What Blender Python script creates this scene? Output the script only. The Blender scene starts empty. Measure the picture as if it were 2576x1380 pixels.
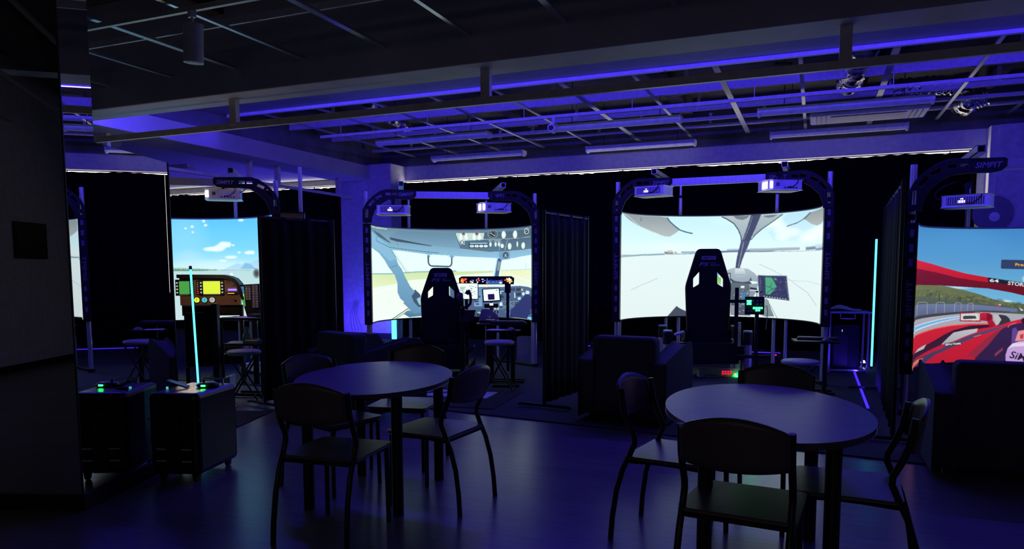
import bpy, math, random
import numpy as np
from mathutils import Vector, Matrix
random.seed(7)
PI = math.pi
S = bpy.context.scene
COL = S.collection

# ------------------------------------------------------------------ camera
EYE_H = 1.40
FPX, CX, CY = 1837.2, 1288.0, 845.9
YAW, PITCH, ROLL = -0.39277, 0.08984, -0.0033
fwd = Vector((math.sin(YAW)*math.cos(PITCH), math.cos(YAW)*math.cos(PITCH), -math.sin(PITCH)))
rgt = Vector((math.cos(YAW), -math.sin(YAW), 0))
upv = rgt.cross(fwd)
rgt, upv = rgt*math.cos(ROLL)+upv*math.sin(ROLL), upv*math.cos(ROLL)-rgt*math.sin(ROLL)
EYE = Vector((0, 0, EYE_H))
cam_d = bpy.data.cameras.new('camera'); cam = bpy.data.objects.new('camera', cam_d); COL.objects.link(cam)
cam.matrix_world = Matrix(((rgt.x, upv.x, -fwd.x, 0), (rgt.y, upv.y, -fwd.y, 0), (rgt.z, upv.z, -fwd.z, EYE_H), (0, 0, 0, 1)))
cam_d.sensor_fit = 'HORIZONTAL'; cam_d.sensor_width = 36.0
cam_d.lens = 36.0*FPX/2576.0
cam_d.shift_y = (CY-690.0)/2576.0
cam_d.clip_start = 0.05; cam_d.clip_end = 100
S.camera = cam
S.view_settings.view_transform = 'Standard'; S.view_settings.look = 'None'
S.view_settings.gamma = 1.0; S.view_settings.exposure = 0.0; S.view_settings.use_curve_mapping = False

# ------------------------------------------------------------------ world and lights
w = bpy.data.worlds.new('world'); S.world = w; w.use_nodes = True
bg = w.node_tree.nodes['Background']; bg.inputs[0].default_value = (0.35, 0.33, 0.5, 1); bg.inputs[1].default_value = 0.004

def area(name, loc, rot, sx, sy, power, col, spread=PI):
    l = bpy.data.lights.new(name, 'AREA'); l.shape = 'RECTANGLE'; l.size = sx; l.size_y = sy
    l.energy = power; l.color = col; l.spread = spread
    o = bpy.data.objects.new(name, l); COL.objects.link(o); o.location = loc; o.rotation_euler = rot
    return o
BLUE = (0.062, 0.030, 1.0)
UP = (PI, 0, 0)
# blue light: beam strip, an added grid edge fill, floor strips shining upwards
area('beam_strip_light', (-2.2, 6.58, 3.45), (math.radians(94), 0, 0), 12.6, 0.03, 215, BLUE)
area('grid_edge_fill', (-2.2, 8.86, 3.74), (math.radians(-38), 0, 0), 12.4, 0.015, 58, BLUE, 1.65)  # added fill that tints the foreground floor blue, no strip built here
area('pilaster_floor_light', (-8.55, 12.3, 0.12), (math.radians(150), 0, 0), 1.2, 0.06, 22, BLUE)
area('booth_floor_light', (-3.6, 12.6, 0.12), UP, 3.4, 0.06, 14, BLUE, 2.3)
area('booth_floor_light', (0.55, 10.6, 0.04), (PI, 0, PI/2), 3.8, 0.03, 16, BLUE)
area('bay_floor_light', (-11.5, 12.4, 0.12), UP, 3.0, 0.1, 30, BLUE, 2.3)
# faint light of the unlit front of the room, from behind the photographer
area('front_room_light', (-1.0, -5.5, 2.9), (math.radians(62), 0, 0), 6.0, 0.6, 8.0, (1.0, 0.86, 0.88))

# ------------------------------------------------------------------ helpers
def ray(x, y): return fwd + rgt*((x-CX)/FPX) - upv*((y-CY)/FPX)
def at(x, D, y): return EYE + ray(x, y)*D
def onz(x, y, z=0.0):
    d = ray(x, y); return EYE + d*((z-EYE_H)/d.z)
def ony(x, y, Y):
    d = ray(x, y); return EYE + d*(Y/d.y)
def view(P):
    v = Vector(P)-EYE; D = v.dot(fwd); return CX+FPX*v.dot(rgt)/D, CY-FPX*v.dot(upv)/D

def lin(c):
    return tuple((x/255.0/12.92 if x/255.0 <= 0.04045 else ((x/255.0+0.055)/1.055)**2.4) for x in c)

def mat(name, col, rough=0.6, metal=0.0, emit=None, es=1.0, noise=0.12, nscale=12.0, bump=0.0, bscale=60.0, spec=0.5, coat=0.0):
    m = bpy.data.materials.new(name); m.use_nodes = True; nt = m.node_tree; b = nt.nodes['Principled BSDF']
    b.inputs['Roughness'].default_value = rough; b.inputs['Metallic'].default_value = metal
    b.inputs['Specular IOR Level'].default_value = spec; b.inputs['Coat Weight'].default_value = coat
    tc = nt.nodes.new('ShaderNodeTexCoord')
    if noise > 0:
        n = nt.nodes.new('ShaderNodeTexNoise'); n.inputs['Scale'].default_value = nscale; n.inputs['Detail'].default_value = 5
        nt.links.new(tc.outputs['Object'], n.inputs['Vector'])
        r = nt.nodes.new('ShaderNodeValToRGB')
        r.color_ramp.elements[0].position = 0.3; r.color_ramp.elements[1].position = 0.7
        r.color_ramp.elements[0].color = (*[c*(1-noise) for c in col], 1); r.color_ramp.elements[1].color = (*[min(1, c*(1+noise)) for c in col], 1)
        nt.links.new(n.outputs['Fac'], r.inputs[0]); nt.links.new(r.outputs[0], b.inputs['Base Color'])
    else:
        b.inputs['Base Color'].default_value = (*col, 1)
    if bump > 0:
        n2 = nt.nodes.new('ShaderNodeTexNoise'); n2.inputs['Scale'].default_value = bscale; n2.inputs['Detail'].default_value = 3
        nt.links.new(tc.outputs['Object'], n2.inputs['Vector'])
        bp = nt.nodes.new('ShaderNodeBump'); bp.inputs['Strength'].default_value = bump; bp.inputs['Distance'].default_value = 0.01
        nt.links.new(n2.outputs['Fac'], bp.inputs['Height']); nt.links.new(bp.outputs[0], b.inputs['Normal'])
    if emit is not None:
        b.inputs['Emission Color'].default_value = (*emit, 1); b.inputs['Emission Strength'].default_value = es
    return m

M = {}
M['wall'] = mat('painted wall', (0.62, 0.62, 0.64), 0.75, bump=0.1)
M['wall_dark'] = mat('bare concrete', (0.17, 0.17, 0.19), 0.85, nscale=3, noise=0.3)
M['beam'] = mat('painted beam', (0.55, 0.53, 0.55), 0.6, nscale=2)
M['margin'] = mat('grey ceiling board', (0.2, 0.21, 0.22), 0.45, nscale=2)
M['slab'] = mat('dark slab', (0.07, 0.07, 0.075), 0.9, nscale=2, noise=0.4)
M['bar'] = mat('galvanised bar', (0.62, 0.65, 0.68), 0.28, 0.85, nscale=30, noise=0.15)
M['channel'] = mat('channel steel', (0.75, 0.76, 0.8), 0.5, 0.15, nscale=20)
M['rail'] = mat('rail paint', (0.78, 0.73, 0.62), 0.4, 0.1)
M['white'] = mat('white enamel', (0.84, 0.86, 0.88), 0.35)
M['chrome'] = mat('chrome tube', (0.72, 0.73, 0.78), 0.25, 0.7, noise=0.05)
M['alu'] = mat('brushed aluminium', (0.62, 0.63, 0.66), 0.3, 0.7, noise=0.1, nscale=40)
M['black'] = mat('black powder coat', (0.006, 0.006, 0.008), 0.5, 0.0, spec=0.35)
M['slot'] = mat('pale slot', (0.16, 0.16, 0.19), 0.5)
M['letter'] = mat('printed lettering', (0.22, 0.22, 0.25), 0.5, noise=0)
M['drape'] = mat('black drape', (0.0022, 0.0022, 0.003), 1.0, bump=0.1, bscale=300, spec=0.1)
M['drape2'] = mat('black stand drape', (0.007, 0.008, 0.009), 0.8, bump=0.1, bscale=300, spec=0.2)
M['carpet'] = mat('charcoal carpet', (0.045, 0.05, 0.055), 0.95, noise=0.35, nscale=220, bump=0.4, bscale=400)
M['mat'] = mat('black floor mat', (0.010, 0.010, 0.012), 0.9, bump=0.3, bscale=300)
M['matwhite'] = mat('mat logo white', (0.55, 0.55, 0.6), 0.8)
M['matgreen'] = mat('mat logo green', (0.16, 0.32, 0.10), 0.8)
M['seat'] = mat('black seat fabric', (0.004, 0.004, 0.005), 0.8, bump=0.15, bscale=250, spec=0.2)
M['stool'] = mat('pale stool vinyl', (0.38, 0.38, 0.38), 0.5)
M['sofa'] = mat('grey upholstery', (0.075, 0.078, 0.085), 0.85, bump=0.3, bscale=250, noise=0.25, nscale=150)
M['tube'] = mat('dark chair tube', (0.03, 0.03, 0.034), 0.35, 0.3)
M['ply'] = mat('dark veneer', (0.13, 0.105, 0.105), 0.36, noise=0.2, nscale=9)
M['plastic'] = mat('dark plastic', (0.02, 0.02, 0.025), 0.35)
M['grey'] = mat('grey plastic', (0.2, 0.2, 0.22), 0.4)
M['paper'] = mat('paper', (0.65, 0.66, 0.7), 0.7, noise=0.05)
M['keys'] = mat('key caps', (0.09, 0.09, 0.1), 0.5)
M['key_light'] = mat('key cap legends', (0.5, 0.5, 0.5), 0.5)
M['bottle'] = mat('pale bottle plastic', (0.45, 0.6, 0.62), 0.25)
M['brown'] = mat('cockpit fascia', (0.30, 0.17, 0.10), 0.5)
M['tan'] = mat('tan seat cloth', (0.42, 0.33, 0.24), 0.8)
M['vent'] = mat('projector vent', (0.16, 0.16, 0.2), 0.3, 0.4)
M['wallpic'] = mat('dark picture', (0.015, 0.015, 0.017), 0.4)
M['case'] = mat('black case shell', (0.008, 0.008, 0.010), 0.3, bump=0.1, bscale=80)
M['foil'] = mat('crumpled foil', (0.8, 0.8, 0.82), 0.14, 1.0, bump=1.0, bscale=28)
def em(name, rgb, s=1.0): 
    c = lin(rgb); return mat(name, (0.02, 0.02, 0.02), 0.5, emit=c, es=s, noise=0)
M['day'] = em('daylight outside', (255, 246, 235), 3.2)
M['cyan'] = em('cyan tube glow', (70, 195, 250), 3.6)
M['cyan_core'] = em('cyan tube core', (190, 250, 255), 3.0)
M['bluelit'] = em('blue strip glow', (60, 30, 255), 2.0)
M['bluespot'] = em('blue diode', (190, 180, 255), 30.0)
M['lens'] = em('projector lamp port', (245, 225, 255), 2.5)
M['green'] = em('green key light', (30, 255, 90), 22.0)
M['red'] = em('red display', (255, 30, 60), 1.2)
M['amber'] = em('amber backlight', (255, 165, 60), 1.6)
M['amber2'] = em('orange backlight', (255, 110, 50), 1.0)
M['lcd'] = em('white display', (235, 250, 255), 1.1)
M['lcdblue'] = em('blue display', (60, 120, 210), 0.8)
M['lcdyel'] = em('yellow green display', (215, 235, 60), 1.1)
M['lcdgreen'] = em('green display', (90, 200, 90), 0.6)
M['lcdcyan'] = em('cyan gauge face', (90, 210, 220), 0.8)
M['gauge'] = em('white gauge face', (225, 235, 225), 0.6)
M['violet'] = em('violet indicator', (110, 90, 255), 3.0)
def mirror_mat():
    m = bpy.data.materials.new('dark mirror'); m.use_nodes = True; b = m.node_tree.nodes['Principled BSDF']
    n = m.node_tree.nodes.new('ShaderNodeTexNoise'); n.inputs['Scale'].default_value = 1.5
    r = m.node_tree.nodes.new('ShaderNodeMapRange'); r.inputs['To Min'].default_value = 0.0; r.inputs['To Max'].default_value = 0.012
    m.node_tree.links.new(n.outputs['Fac'], r.inputs['Value']); m.node_tree.links.new(r.outputs[0], b.inputs['Roughness'])
    b.inputs['Base Color'].default_value = (0.72, 0.72, 0.74, 1); b.inputs['Metallic'].default_value = 1.0
    return m
M['mirror'] = mirror_mat()
def floor_mat():
    m = bpy.data.materials.new('vinyl planks'); m.use_nodes = True; nt = m.node_tree; b = nt.nodes['Principled BSDF']
    tc = nt.nodes.new('ShaderNodeTexCoord'); br = nt.nodes.new('ShaderNodeTexBrick')
    br.inputs['Scale'].default_value = 1.0; br.inputs['Brick Width'].default_value = 1.2; br.inputs['Row Height'].default_value = 0.18
    br.inputs['Mortar Size'].default_value = 0.0012; br.inputs['Color1'].default_value = (0.30, 0.27, 0.27, 1); br.inputs['Color2'].default_value = (0.25, 0.225, 0.23, 1)
    br.inputs['Mortar'].default_value = (0.2, 0.18, 0.18, 1)
    nt.links.new(tc.outputs['Object'], br.inputs['Vector'])
    mp = nt.nodes.new('ShaderNodeMapping'); mp.inputs['Scale'].default_value = (1.0, 14, 1)
    n = nt.nodes.new('ShaderNodeTexNoise'); n.inputs['Scale'].default_value = 2.5; n.inputs['Detail'].default_value = 6
    nt.links.new(tc.outputs['Object'], mp.inputs[0]); nt.links.new(mp.outputs[0], n.inputs['Vector'])
    mx = nt.nodes.new('ShaderNodeMixRGB'); mx.blend_type = 'MULTIPLY'; mx.inputs[0].default_value = 0.5
    nt.links.new(br.outputs['Color'], mx.inputs[1]); nt.links.new(n.outputs['Fac'], mx.inputs[2]); nt.links.new(mx.outputs[0], b.inputs['Base Color'])
    b.inputs['Roughness'].default_value = 0.27; b.inputs['Specular IOR Level'].default_value = 0.85
    return m
M['floor'] = floor_mat()

class MB:
    """collects boxes, tubes and prisms, linked as ONE mesh object"""
    def __init__(s): s.v = []; s.f = []; s.m = []; s.s = []
    def add(s, vs, fs, mi=0, smooth=False, X=None):
        b = len(s.v)
        s.v += [tuple(X @ Vector(v)) for v in vs] if X is not None else [tuple(v) for v in vs]
        for f in fs: s.f.append([b+i for i in f]); s.m.append(mi); s.s.append(smooth)
        return s
    def box(s, c, d, mi=0, X=None, r=None):
        x, y, z = d[0]/2, d[1]/2, d[2]/2
        vs = [Vector((i*x, j*y, k*z)) for i in (-1, 1) for j in (-1, 1) for k in (-1, 1)]
        if r is not None: R = Matrix.Rotation(r[0], 3, r[1]); vs = [R @ v for v in vs]
        vs = [v+Vector(c) for v in vs]
        return s.add(vs, [(0, 1, 3, 2), (4, 6, 7, 5), (0, 4, 5, 1), (2, 3, 7, 6), (0, 2, 6, 4), (1, 5, 7, 3)], mi, False, X)
    def bb(s, a, b, mi=0): return s.box([(p+q)/2 for p, q in zip(a, b)], [abs(q-p) for p, q in zip(a, b)], mi)
    def tube(s, pts, r, seg=10, mi=0, r2=None, closed=False, cap=True):
        P = [Vector(p) for p in pts]; n = len(P); vs = []; last = None
        for i, p in enumerate(P):
            if closed: t = (P[(i+1) % n]-P[i-1])
            else: t = (P[min(i+1, n-1)]-P[max(i-1, 0)])
            t.normalize()
            if last is None:
                a = Vector((0, 0, 1)) if abs(t.z) < 0.9 else Vector((0, 1, 0))
                u = t.cross(a).normalized()
            else:
                u = (last - t*last.dot(t)).normalized()
            last = u; q = t.cross(u)
            rr = r if r2 is None else r+(r2-r)*i/(n-1)
            vs += [p+u*rr*math.cos(2*PI*k/seg)+q*rr*math.sin(2*PI*k/seg) for k in range(seg)]
        fs = []
        for i in range(n if closed else n-1):
            j = (i+1) % n
            fs += [(i*seg+k, i*seg+(k+1) % seg, j*seg+(k+1) % seg, j*seg+k) for k in range(seg)]
        s.add(vs, fs, mi, True)
        if cap and not closed:
            s.add(vs[:seg], [tuple(reversed(range(seg)))], mi); s.add(vs[-seg:], [tuple(range(seg))], mi)
        return s
    def prism(s, poly, a, b, axis='y', mi=0):
        def P(u, v, t): return {'y': (u, t, v), 'x': (t, u, v), 'z': (u, v, t)}[axis]
        n = len(poly); vs = [P(u, v, a) for u, v in poly]+[P(u, v, b) for u, v in poly]
        fs = [tuple(range(n)), tuple(reversed(range(n, 2*n)))]+[(i, (i+1) % n, n+(i+1) % n, n+i) for i in range(n)]
        return s.add(vs, fs, mi)
    def lathe(s, prof, c=(0, 0, 0), seg=32, mi=0):
        n = len(prof); vs = [(c[0]+r*math.cos(2*PI*k/seg), c[1]+r*math.sin(2*PI*k/seg), c[2]+z) for r, z in prof for k in range(seg)]
        fs = [(i*seg+k, i*seg+(k+1) % seg, (i+1)*seg+(k+1) % seg, (i+1)*seg+k) for i in range(n-1) for k in range(seg)]
        return s.add(vs, fs, mi, True)
    def grid(s, fn, nu, nv, mi=0, smooth=True):
        vs = [fn(i/nu, j/nv) for j in range(nv+1) for i in range(nu+1)]
        fs = [(j*(nu+1)+i, j*(nu+1)+i+1, (j+1)*(nu+1)+i+1, (j+1)*(nu+1)+i) for j in range(nv) for i in range(nu)]
        return s.add(vs, fs, mi, smooth)
    def build(s, name, mats, parent=None, bevel=0, solid=0, sub=0):
        me = bpy.data.meshes.new(name); me.from_pydata([tuple(v) for v in s.v], [], s.f)
        for m in (mats if isinstance(mats, (list, tuple)) else [mats]): me.materials.append(M[m] if isinstance(m, str) else m)
        me.polygons.foreach_set('material_index', s.m); me.polygons.foreach_set('use_smooth', s.s)
        me.update()
        o = bpy.data.objects.new(name, me); COL.objects.link(o)
        if parent: o.parent = parent
        if solid:
            q = o.modifiers.new('solid', 'SOLIDIFY'); q.thickness = solid; q.offset = 0
        if bevel:
            q = o.modifiers.new('bevel', 'BEVEL'); q.width = bevel; q.segments = 3; q.limit_method = 'ANGLE'
        if sub:
            q = o.modifiers.new('sub', 'SUBSURF'); q.levels = sub; q.render_levels = sub
        return o

def tag(o, label, cat, group=None, kind=None):
    o['label'] = label; o['category'] = cat
    if group: o['group'] = group
    if kind: o['kind'] = kind
    return o
def thing(name, label, cat, loc=(0, 0, 0), rz=0.0, group=None):
    o = bpy.data.objects.new(name, None); o.empty_display_size = 0.1; COL.objects.link(o)
    o.location = loc; o.rotation_euler = (0, 0, rz)
    return tag(o, label, cat, group)
NT = [0]
def struct(name, mb, m, **k):
    if name == 'trim': NT[0] += 1; name = 'trim_%d' % NT[0]
    o = mb.build(name, m, **k); o['kind'] = 'structure'; return o
def plate(name, loops, thick, m, parent, X, bevel=0.004):
    """flat plate with holes, cut from 2D outlines, thickness about its own plane"""
    cu = bpy.data.curves.new(name, 'CURVE'); cu.dimensions = '2D'; cu.fill_mode = 'BOTH'; cu.extrude = thick/2; cu.bevel_depth = bevel; cu.bevel_resolution = 1; cu.offset = -bevel
    for lp in loops:
        sp = cu.splines.new('POLY'); sp.points.add(len(lp)-1); sp.use_cyclic_u = True
        for i, (a, b) in enumerate(lp): sp.points[i].co = (a, b, 0, 1)
    t = bpy.data.objects.new(name+'_tmp', cu); COL.objects.link(t)
    dg = bpy.context.evaluated_depsgraph_get(); me = bpy.data.meshes.new_from_object(t.evaluated_get(dg))
    bpy.data.objects.remove(t); bpy.data.curves.remove(cu)
    me.name = name; me.transform(X); me.materials.clear(); me.materials.append(M[m])
    o = bpy.data.objects.new(name, me); COL.objects.link(o); o.parent = parent
    return o
_tc = {}
def text_mesh(s, shear=0.0, depth=0.0):
    k = (s, shear, depth)
    if k in _tc: return _tc[k].copy()
    cu = bpy.data.curves.new('t', 'FONT'); cu.body = s; cu.shear = shear; cu.extrude = depth; cu.offset = 0.018; cu.resolution_u = 3
    t = bpy.data.objects.new('t', cu); COL.objects.link(t)
    dg = bpy.context.evaluated_depsgraph_get(); me = bpy.data.meshes.new_from_object(t.evaluated_get(dg))
    bpy.data.objects.remove(t)
    xs = [v.co.x for v in me.vertices]; ys = [v.co.y for v in me.vertices]
    x0, x1, y0, y1 = min(xs), max(xs), min(ys), max(ys)
    for v in me.vertices: v.co.x = (v.co.x-x0)/(x1-x0)-0.5; v.co.y = (v.co.y-y0)/(y1-y0)-0.5
    _tc[k] = me
    return me.copy()
def lettering(s, X, wdt, h, parent, m='letter', shear=0.0, name='lettering', depth=0.0015):
    """letters of total size wdt by h in the local XY plane of X"""
    me = text_mesh(s, shear, 0.02)
    for v in me.vertices: v.co = (v.co.x*wdt, v.co.y*h, (depth if v.co.z > 0 else 0))
    me.transform(X); me.materials.clear(); me.materials.append(M[m])
    o = bpy.data.objects.new(name, me); COL.objects.link(o)
    if parent: o.parent = parent
    return o
def frame(o, x, y): 
    """matrix with local X along x, local Y along y, origin o"""
    x = Vector(x).normalized(); y = Vector(y).normalized(); z = x.cross(y)
    return Matrix(((x.x, y.x, z.x, o[0]), (x.y, y.y, z.y, o[1]), (x.z, y.z, z.z, o[2]), (0, 0, 0, 1)))
FRONT = lambda o: frame(o, (1, 0, 0), (0, 0, 1))   # faces -Y (towards the front of the room)

exec_done = True
# ================================================================== THE ROOM
YB = 13.5
# floor, carpet
f = MB(); f.bb((-15, -8, -0.1), (9, 14, 0)); struct('floor', f, 'floor')
c = MB(); c.prism([(-14.8, 7.0), (-5.4, 7.0), (-5.0, 6.62), (-2.66, 6.34), (0.6, 5.91), (4.6, 5.35), (4.6, 13.5), (-14.8, 13.5)], 0.0, 0.012, 'z')
struct('floor_carpet', c, 'carpet')
# ceiling slab above the open grid
s = MB(); s.bb((-15, -8, 4.4), (9, 14, 4.6))
for x in (-12, -8.4, -5.2, -2.3, 0.4, 2.2): s.bb((x, 6.6, 4.15), (x+0.22, 13.5, 4.4))
for x in (-10, -6, -2, 2): s.bb((x, -8, 4.05), (x+0.25, 6.1, 4.4))
struct('ceiling', s, 'slab')
# back wall with its two window openings
WX0, WX1, WZ = -8.05, 2.28, 3.28
b = MB()
b.bb((-15, 13.5, WZ), (4.6, 13.8, 3.57)); b.bb((-9.6, 13.5, 0), (WX0, 13.8, WZ)); b.bb((WX1, 13.5, 0), (4.6, 13.8, WZ))
b.bb((-15, 13.5, 0), (4.6, 13.8, 1.0))
struct('wall_back', b, 'wall')
b = MB(); b.bb((-15, 13.52, 3.57), (4.6, 13.8, 4.4)); struct('wall_back_concrete', b, 'wall_dark')
b = MB(); b.bb((-9.22, 12.92, 0), (-8.0, 13.5, 3.57)); b.bb((-9.3, 13.2, 0), (-9.22, 13.5, 3.5)); struct('wall_pilaster', b, 'wall', bevel=0.01)
b = MB(); b.bb((2.40, 13.25, 0), (4.6, 13.5, 3.57)); b.bb((2.50, 13.2, 0), (4.6, 13.25, 3.57)); struct('wall_pier', b, 'wall')
b = MB(); b.bb((4.6, -8, 0), (4.8, 13.8, 4.4)); struct('wall_right', b, 'wall')
b = MB(); b.bb((-15.2, 2.0, 0), (-15, 13.8, 4.4)); struct('wall_far_left', b, 'wall')
WL = frame((-6.37, -4.77, 0), (0.279, -0.960, 0), (0.960, 0.279, 0))
b = MB(); b.box((-0.6, -0.1, 2.2), (7.4, 0.2, 4.4), 0, WL); b.bb((-15.2, 2.0, 0), (-10.3, 2.2, 4.4)); b.box((-6.0, -0.1, 2.2), (3.4, 0.2, 4.4), 0, WL); struct('wall_left', b, 'wall')
b = MB(); b.box((-0.6, 0.008, 0.05), (7.4, 0.016, 0.1), 0, WL); struct('baseboard_left', b, 'black')
b = MB(); b.bb((-15, -8.2, 0), (9, -8, 4.4)); struct('wall_front', b, 'wall')
b = MB(); b.bb((-9.22, 12.9, 0), (-8.0, 12.92, 0.12)); b.bb((2.4, 13.18, 0), (4.6, 13.2, 0.12)); struct('baseboard_back', b, 'black')
# windows: bright daylight behind the black-out curtains
for n, (x0, x1) in enumerate(((WX0, WX1), (-15.0, -9.6))):
    g = MB(); g.bb((x0, 13.62, 1.0), (x1, 13.64, WZ))
    wo = struct('window_%d' % (n+1), g, 'day')
    fr = MB(); fr.bb((x0, 13.52, WZ-0.028), (x1, 13.56, WZ-0.012))
    fr.tube([(x0+0.02, 13.47, WZ-0.060), (x1-0.05, 13.47, WZ-0.060)], 0.006, 6)
    x = x0+0.5
    while x < x1-0.3: fr.box((x, 13.47, WZ-0.055), (0.014, 0.02, 0.045)); x += 1.05
    o = fr.build('window_rail', 'tube', wo)
def curtain_mesh(x0, x1, y, z0, topfn, amp=0.05, per=0.22, nu=None, along='x'):
    nu = nu or int(abs(x1-x0)/0.03); m = MB()
    def fn(u, v):
        x = x0+(x1-x0)*u
        a = amp*(math.sin(2*PI*x/per)+0.45*math.sin(2*PI*x/per*0.37+1.3))*(1-0.35*v)
        z = z0+(topfn(x)-z0)*v
        return (x, y+a, z) if along == 'x' else (y+a, x, z)
    m.grid(fn, nu, 14); return m
def wav(x): return WZ-0.066+0.010*math.sin(x*2.1)+0.007*math.sin(x*5.3+1)
cu = thing('blackout_curtain', 'long black blackout curtain covering the wide back window', 'curtain', (0, 0, 0))
curtain_mesh(WX0-0.1, -2.9, 13.36, 0.02, wav).build('curtain_panel', 'drape', cu)
curtain_mesh(-2.9, 2.262, 13.34, 0.02, wav).build('curtain_panel', 'drape', cu)
cu = thing('blackout_curtain', 'black blackout curtain on the window of the far left bay', 'curtain', (0, 0, 0))
curtain_mesh(-14.9, -9.25, 13.36, 0.02, wav).build('curtain_panel', 'drape', cu)

# beams
b = MB(); b.bb((-15, 6.10, 3.25), (9, 6.53, 4.4)); struct('trim', b, 'beam', bevel=0.01)          # cross beam
b = MB(); b.bb((-9.25, 6.53, 3.26), (-8.5, 13.5, 3.54)); struct('trim', b, 'beam', bevel=0.01)     # left beam
b = MB(); b.bb((-9.2, 6.53, 3.54), (-8.55, 13.5, 4.4)); struct('trim', b, 'wall_dark')
b = MB(); b.bb((-8.5, 6.53, 3.79), (9, 8.89, 3.83)); struct('trim', b, 'margin')                        # plasterboard margin
b = MB(); b.bb((-15, 6.53, 3.40), (-9.25, 13.5, 3.44)); struct('trim', b, 'wall')                  # ceiling of the left bay
# rails hung under the beams
def rail_thing(label, ax, fixed, a, bnd, posts, z=2.93, ztop=3.25):
    o = thing('ceiling_rail', label, 'rail', (0, 0, 0))
    m = MB()
    if ax == 'x': m.bb((a, fixed-0.02, z), (bnd, fixed+0.02, z+0.065))
    else: m.bb((fixed-0.025, a, z), (fixed+0.025, bnd, z+0.045))
    m.build('rail_bar', 'rail', o)
    for p in posts:
        q = MB(); P = (p, fixed) if ax == 'x' else (fixed, p)
        q.bb((P[0]-0.045, P[1]-0.03, z+0.045), (P[0]+0.045, P[1]+0.03, ztop)); q.build('hanger_post', 'rail', o)
    return o
rail_thing('dull brown rail hung on three posts under the cross beam', 'x', 6.3, -8.9, 4.4, (-8.75, -5.84, -2.86, 0.16, 3.2))
rail_thing('pale rail hung under the left beam towards the back wall', 'y', -8.9, 6.7, 12.85, (7.2, 9.9, 10.6, 12.4), 2.9, 3.26)
o = thing('led_beam_strip', 'blue light strip fixed along the back edge of the cross beam', 'light strip', (0, 0, 0))
MB().bb((-8.5, 6.545, 3.44), (4.1, 6.55, 3.46)).build('strip_section', 'bluelit', o); MB().bb((-8.5, 6.53, 3.43), (4.1, 6.545, 3.47)).build('backing', 'white', o)
# suspended grid: bars running to the back
for x in (-7.75, -6.78, -5.82, -4.91, -3.97, -3.05, -2.12, -1.15, -0.23, 0.73, 1.69, 2.65, 3.6):
    w_ = 0.075 if x in (-1.15, 0.73, -3.05) else 0.045
    b = MB(); b.bb((x-w_/2, 8.9, 3.75), (x+w_/2, 13.5, 3.753)); b.bb((x-w_/2, 8.9, 3.753), (x-w_/2+0.004, 13.5, 3.775)); b.bb((x+w_/2-0.004, 8.9, 3.753), (x+w_/2, 13.5, 3.775))
    struct('trim', b, 'bar')
k = 0
for x in (-10.3, -9.35, -8.4, -7.45, -6.5, -5.63, -4.76, -3.82, -2.93, -2.03, -1.1, -0.15, 0.8, 1.75, 2.7):
    w_ = 0.06 if k % 2 else 0.04; k += 1
    b = MB(); b.bb((x-w_/2, -7.9, 3.49), (x+w_/2, 6.1, 3.493)); b.bb((x-w_/2, -7.9, 3.493), (x-w_/2+0.004, 6.1, 3.515)); b.bb((x+w_/2-0.004, -7.9, 3.493), (x+w_/2, 6.1, 3.515))
    struct('trim', b, 'bar')
# cross channels and their hangers
for Y, z, h, x0 in ((8.91, 3.745, 0.055, -8.4), (10.36, 3.80, 0.13, -8.4), (11.55, 3.80, 0.07, -8.4), (12.25, 3.79, 0.05, -7.5), (12.9, 3.80, 0.05, -8.4)):
    b = MB(); b.bb((x0, Y-0.012, z), (4.5, Y+0.012, z+h)); b.bb((x0, Y-0.03, z), (4.5, Y+0.03, z+0.006))
    x = x0+0.9
    while x < 4.3:
        b.bb((x-0.025, Y-0.015, z), (x+0.025, Y+0.015, 4.4) if Y == 10.36 else (x+0.02, Y+0.01, z+h+0.18)); x += 1.93
    struct('trim', b, 'channel')
for Y in (-2.0, 1.0, 3.6, 5.3):
    b = MB(); b.bb((-12, Y-0.012, 3.60), (4.5, Y+0.012, 3.66)); struct('trim', b, 'channel')
# lighting tracks with spotlights
def track(label, Y, z, x0, x1, m='rail'):
    o = thing('lighting_track', label, 'track', (0, 0, 0)); q = MB(); q.bb((x0, Y-0.018, z), (x1, Y+0.018, z+0.04)); q.build('track_rail', m, o)
    x = x0+0.4
    while x < x1: MB().tube([(x, Y, z+0.04), (x, Y, z+0.26)], 0.006, 6).build('hanger', m, o); x += 1.6
    return o
track('violet-lit lighting track crossing the back ceiling grid', 10.14, 3.58, -7.6, 4.4, 'channel')
track('grey lighting track under the dark front ceiling', 4.5, 3.42, -9.5, 4.4)
def spot(label, loc, m, rz=0, tilt=0.1, L=0.26, r=0.062):
    o = thing('track_spotlight', label, 'spotlight', loc, rz, 'spotlights on the ceiling tracks')
    q = MB(); q.box((0, 0, -0.02), (0.06, 0.045, 0.05)); q.tube([(0, 0, -0.045), (0, 0, -0.13)], 0.012, 8); q.build('mount', m, o)
    a = Vector((0.02, 0, -0.10)); d = Vector((math.sin(tilt), 0, -math.cos(tilt)))
    q = MB(); q.tube([a, a+d*L], r, 24); q.build('lamp_housing', m, o)
    q = MB(); q.tube([a+d*(L+0.0005), a+d*(L+0.003)], r*0.8, 20); q.build('lens', 'plastic', o)
spot('pale cylinder spotlight hanging from the near track at upper left', (-4.56, 4.5, 3.42), 'white', -0.4, -0.08, 0.29, 0.075)
spot('cylinder spotlight on the near track cut by the left edge', (-6.98, 4.5, 3.42), 'white', -0.4, 0.15)
p = ony(1393, 305, 10.14)
o = thing('track_spotlight', 'small round spotlight under the violet-lit track beside a batten', 'spotlight', (p.x, 10.14, 3.58), 0, 'spotlights on the ceiling tracks')
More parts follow.
